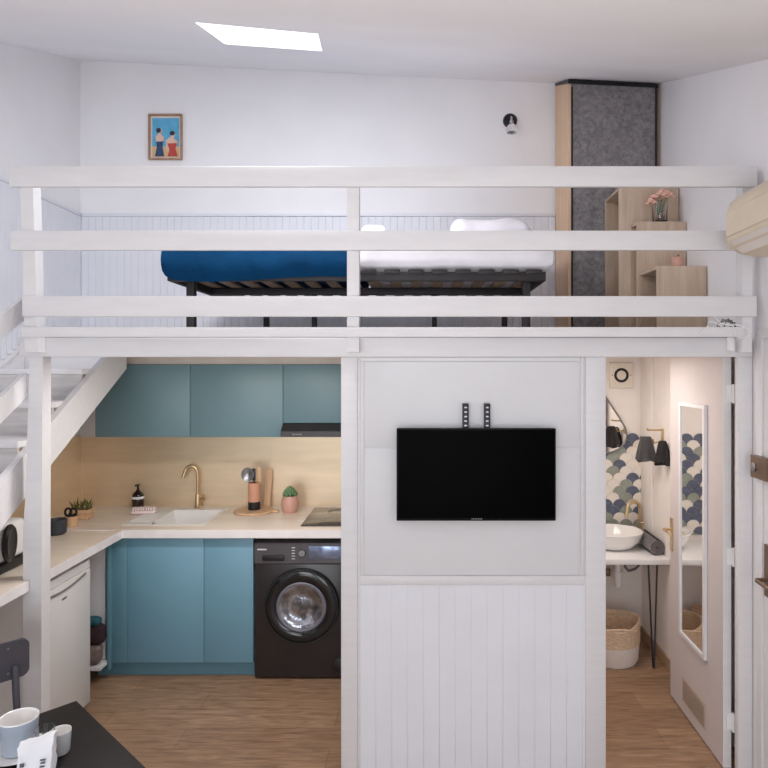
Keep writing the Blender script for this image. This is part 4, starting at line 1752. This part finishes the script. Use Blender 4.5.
def leaf_pt(y, off):
    return 1.448 + .025 * (y - 3.07) + off


def leaf_prism(g, ya, yb, o0, o1, z0, z1):
    g.prism([(leaf_pt(ya, o0), ya), (leaf_pt(yb, o0), yb), (leaf_pt(yb, o1), yb), (leaf_pt(ya, o1), ya)], 'Z', z0, z1)


g = G()
leaf_prism(g, 3.07, 3.76, 0, .038, LZ0, LZ1)
d1 = struct('door_1', g, M_DOORP, smooth=False)
g = G()
leaf_prism(g, 3.066, 3.07, 0, .038, LZ0, LZ1)
obj('edge_strip', g, M_WOODW, d1, smooth=False)
# mirror
ma, mb = 3.245, 3.586
za, zb2 = .44, 1.735
g = G()
leaf_prism(g, ma + .018, mb - .018, -.012, -.001, za + .018, zb2 - .018)
mirror = obj('door_mirror', g, M_MIRROR, d1, smooth=False)
g = G()
leaf_prism(g, ma, ma + .02, -.018, -.001, za, zb2)
leaf_prism(g, mb - .02, mb, -.018, -.001, za, zb2)
leaf_prism(g, ma + .02, mb - .02, -.018, -.001, za, za + .02)
leaf_prism(g, ma + .02, mb - .02, -.018, -.001, zb2 - .02, zb2)
obj('mirror_frame', g, M_WOODW, mirror, smooth=False)
# vent
va, vb, v0, v1_ = 3.265, 3.565, .075, .205
g = G()
leaf_prism(g, va, vb, -.004, -.0005, v0, v1_)
vent = obj('vent_grille', g, mat('beige_grille', rgb(190, 172, 158), .5), d1, smooth=False)
g = G()
for s in range(2):
    for k in range(7):
        z = v0 + .014 + k * .0155
        leaf_prism(g, va + .012 + s * .142, va + .146 + s * .142, -.007, -.0041, z, z + .008)
obj('louvres', g, mat('taupe_louvre', rgb(160, 142, 130), .5), vent, smooth=False)
# handle
g = G()
leaf_prism(g, 3.715, 3.75, -.007, -.0005, .86, 1.05)
hp = obj('handle_plate', g, M_BRASS, d1, smooth=False)
g = G()
hx_ = leaf_pt(3.735, -.007)
g.tube([(hx_, 3.735, .985), (hx_ - .04, 3.735, .985), (hx_ - .046, 3.725, .985), (hx_ - .046, 3.63, .983)], .008, 10)
obj('lever', g, M_BRASS, hp)
for zz in (1.80, 1.02, .23):
    g = G()
    xx = leaf_pt(3.06, .044)
    g.cyl((xx, 3.055, zz - .045), (xx, 3.055, zz + .045), .008, .008, 12)
    g.box(xx - .03, xx, 3.061, 3.065, zz - .04, zz + .04)
    obj('hinge', g, M_WHITEP, d1)

# ---------------------------------------------------------------- table, crockery, chair in the foreground
CT = Vector((-1.213, 2.253, 0))
ang = math.atan2(-.68, .73)
tbl = thing('dining_table', 'black rectangular table in the near left corner', 'table', (CT.x, CT.y, 0), ang)
# local x = u (right edge), local y = -v direction is away, so the top spans y in [-L, 0]
g = G()
g.box(0, .72, -.85, 0, .722, .75, .003)
obj('top', g, M_TABLE, tbl, local=True)
g = G()
g.box(.05, .67, -.80, -.05, .65, .722)
obj('apron', g, M_TABLE, tbl, local=True, smooth=False)
for (lx_, ly_) in ((.03, -.08), (.64, -.08), (.03, -.82), (.64, -.82)):
    g = G()
    g.box(lx_, lx_ + .05, ly_, ly_ + .05, 0, .722, .003)
    obj('leg', g, M_TABLE, tbl, local=True)

TZ = .7505
ch = thing('metal_chair', 'slate grey metal chair tucked behind the black table', 'chair', (CT.x, CT.y, 0), ang)


def rounded(y0, y1, z0, z1, r, n=6):
    pts = []
    for (cy, cz_, a0) in ((y1 - r, z1 - r, 0), (y0 + r, z1 - r, PI / 2), (y0 + r, z0 + r, PI), (y1 - r, z0 + r, 1.5 * PI)):
        for k in range(n + 1):
            a = a0 + (PI / 2) * k / n
            pts.append((cy + r * math.cos(a), cz_ + r * math.sin(a)))
    return pts


g = G()
g.prism(rounded(-.39, .018, .645, .80, .03), 'X', -.605, -.59)
bk = obj('backrest', g, M_CHAIR, ch, local=True)
g = G()
for (yy) in (-.06, -.34):
    for zz in (.775, .675):
        g.cyl((-.589, yy, zz), (-.585, yy, zz), .005, .004, 10)
obj('rivets', g, M_GREY, bk, local=True)
for yy in (-.035, -.335):
    g = G()
    g.tube([(-.588, yy, .70), (-.575, yy, .60), (-.545, yy, .44), (-.60, yy, .0)], [.014, .014, .012, .011], 10)
    obj('leg', g, M_CHAIR, ch, local=True)
    g = G()
    g.tube([(-.22, yy, .43), (-.18, yy, 0)], [.012, .011], 10)
    obj('leg', g, M_CHAIR, ch, local=True)
g = G()
g.box(-.57, -.19, -.38, -.02, .432, .45, .008, 3)
obj('seat', g, M_CHAIR, ch, local=True)

# mug on saucer
mgx, mgy = sx(19, 1.93), 1.945
g = G()
g.lathe([(0, 0), (.05, 0), (.085, .009), (.088, .012), (.05, .006), (0, .005)], (mgx - .01, mgy, TZ), 40)
single('saucer', g, M_CER, 'white saucer under the grey blue mug', 'saucer')
mug = thing('large_mug', 'large grey blue mug with white inside on the black table', 'mug', (mgx - .01, mgy, TZ + .007))
g = G()
mz = TZ + .0075
g.lathe([(0, 0), (.042, 0), (.047, .006), (.054, .098), (.052, .100)], (mgx - .01, mgy, mz), 40)
obj('body', g, M_CERB, mug)
g = G()
g.lathe([(.0545, .098), (.0535, .102), (.050, .100), (.044, .01), (0, .008)], (mgx - .01, mgy, mz), 40)
obj('inside', g, M_CER, mug)
g = G()
pts = [(mgx - .01 - .05 - .034 * math.sin(a), mgy - .01, mz + .05 - .034 * math.cos(a)) for a in [PI * k / 10 for k in range(11)]]
g.tube(pts, .006, 8)
obj('handle', g, M_CERB, mug)
# small cup to the right
cpx, cpy = sx(61.5, 1.95), 1.945
cup = thing('small_cup', 'small pale grey cup right of the white packet', 'cup', (cpx, cpy, TZ))
g = G()
g.lathe([(0, 0), (.022, 0), (.026, .006), (.030, .066), (.0285, .0675)], (cpx, cpy, TZ), 32)
obj('body', g, mat('pale_grey_ceramic', rgb(196, 198, 200), .3), cup)
g = G()
g.lathe([(.0302, .066), (.0295, .069), (.0275, .067), (.023, .01), (0, .008)], (cpx, cpy, TZ), 32)
obj('inside', g, M_CER, cup)
# little glass
gx_, gy_ = sx(43, 1.87), 1.878
g = G()
g.lathe([(0, 0), (.022, 0), (.025, .004), (.028, .112), (.0265, .112), (.022, .008), (0, .006)], (gx_, gy_, TZ), 28)
single('tumbler', g, M_GLASS, 'small clear tumbler between mug and pale cup', 'glass')
# paper packet with print
pkx, pky = sx(35, 1.79), 1.80
pk = thing('paper_packet', 'upright crumpled white packet with dark print in the near corner', 'packet', (pkx, pky, TZ))
g = G()
b = bmesh.new()
bmesh.ops.create_cube(b, size=1)
bmesh.ops.subdivide_edges(b, edges=list(b.edges), cuts=7, use_grid_fill=True)
for v in b.verts:
    t = v.co.z + .5
    wx = .078 * (1 + .16 * t)
    wy_ = .05 * (1 - .35 * t * t)
    lean = .02 * v.co.x * (1 if t > .8 else t)
    v.co = Vector((v.co.x * wx, v.co.y * wy_, t * .122 + lean))
    v.co += noise.noise_vector(v.co * 34) * .007
bmesh.ops.transform(b, matrix=Matrix.Translation((pkx, pky, TZ + .004)) @ Matrix.Rotation(.25, 4, 'Z'), verts=list(b.verts))
g.merge(b)
obj('wrapper', g, M_PAPER, pk)
g = G()
rz = Matrix.Translation((pkx, pky, TZ)) @ Matrix.Rotation(.25, 4, 'Z')
for (u, z, a, c) in ((-.03, .07, .010, .009), (.022, .078, .014, .003), (.022, .07, .012, .003), (.02, .06, .012, .003), (.026, .045, .010, .012), (-.024, .055, .006, .004)):
    b = bmesh.new()
    bmesh.ops.create_cube(b, size=1)
    for v in b.verts:
        v.co = Vector((u + v.co.x * a, -.0285 + .003 * (z / .1) + v.co.y * .004, z + v.co.z * c))
    bmesh.ops.transform(b, matrix=rz, verts=list(b.verts))
    g.merge(b)
obj('print_marks', g, mat('grey_print', rgb(96, 96, 104), .7, vary=.2), pk, smooth=False)
g = G()
g.lathe([(0, 0), (.012, .002), (.014, .012), (.01, .02), (0, .022)], (sx(47, 1.75), 1.76, TZ), 16, 1.3, .8)
single('biscuit', g, M_BEECH, 'small tan biscuit in front of the white packet', 'biscuit')
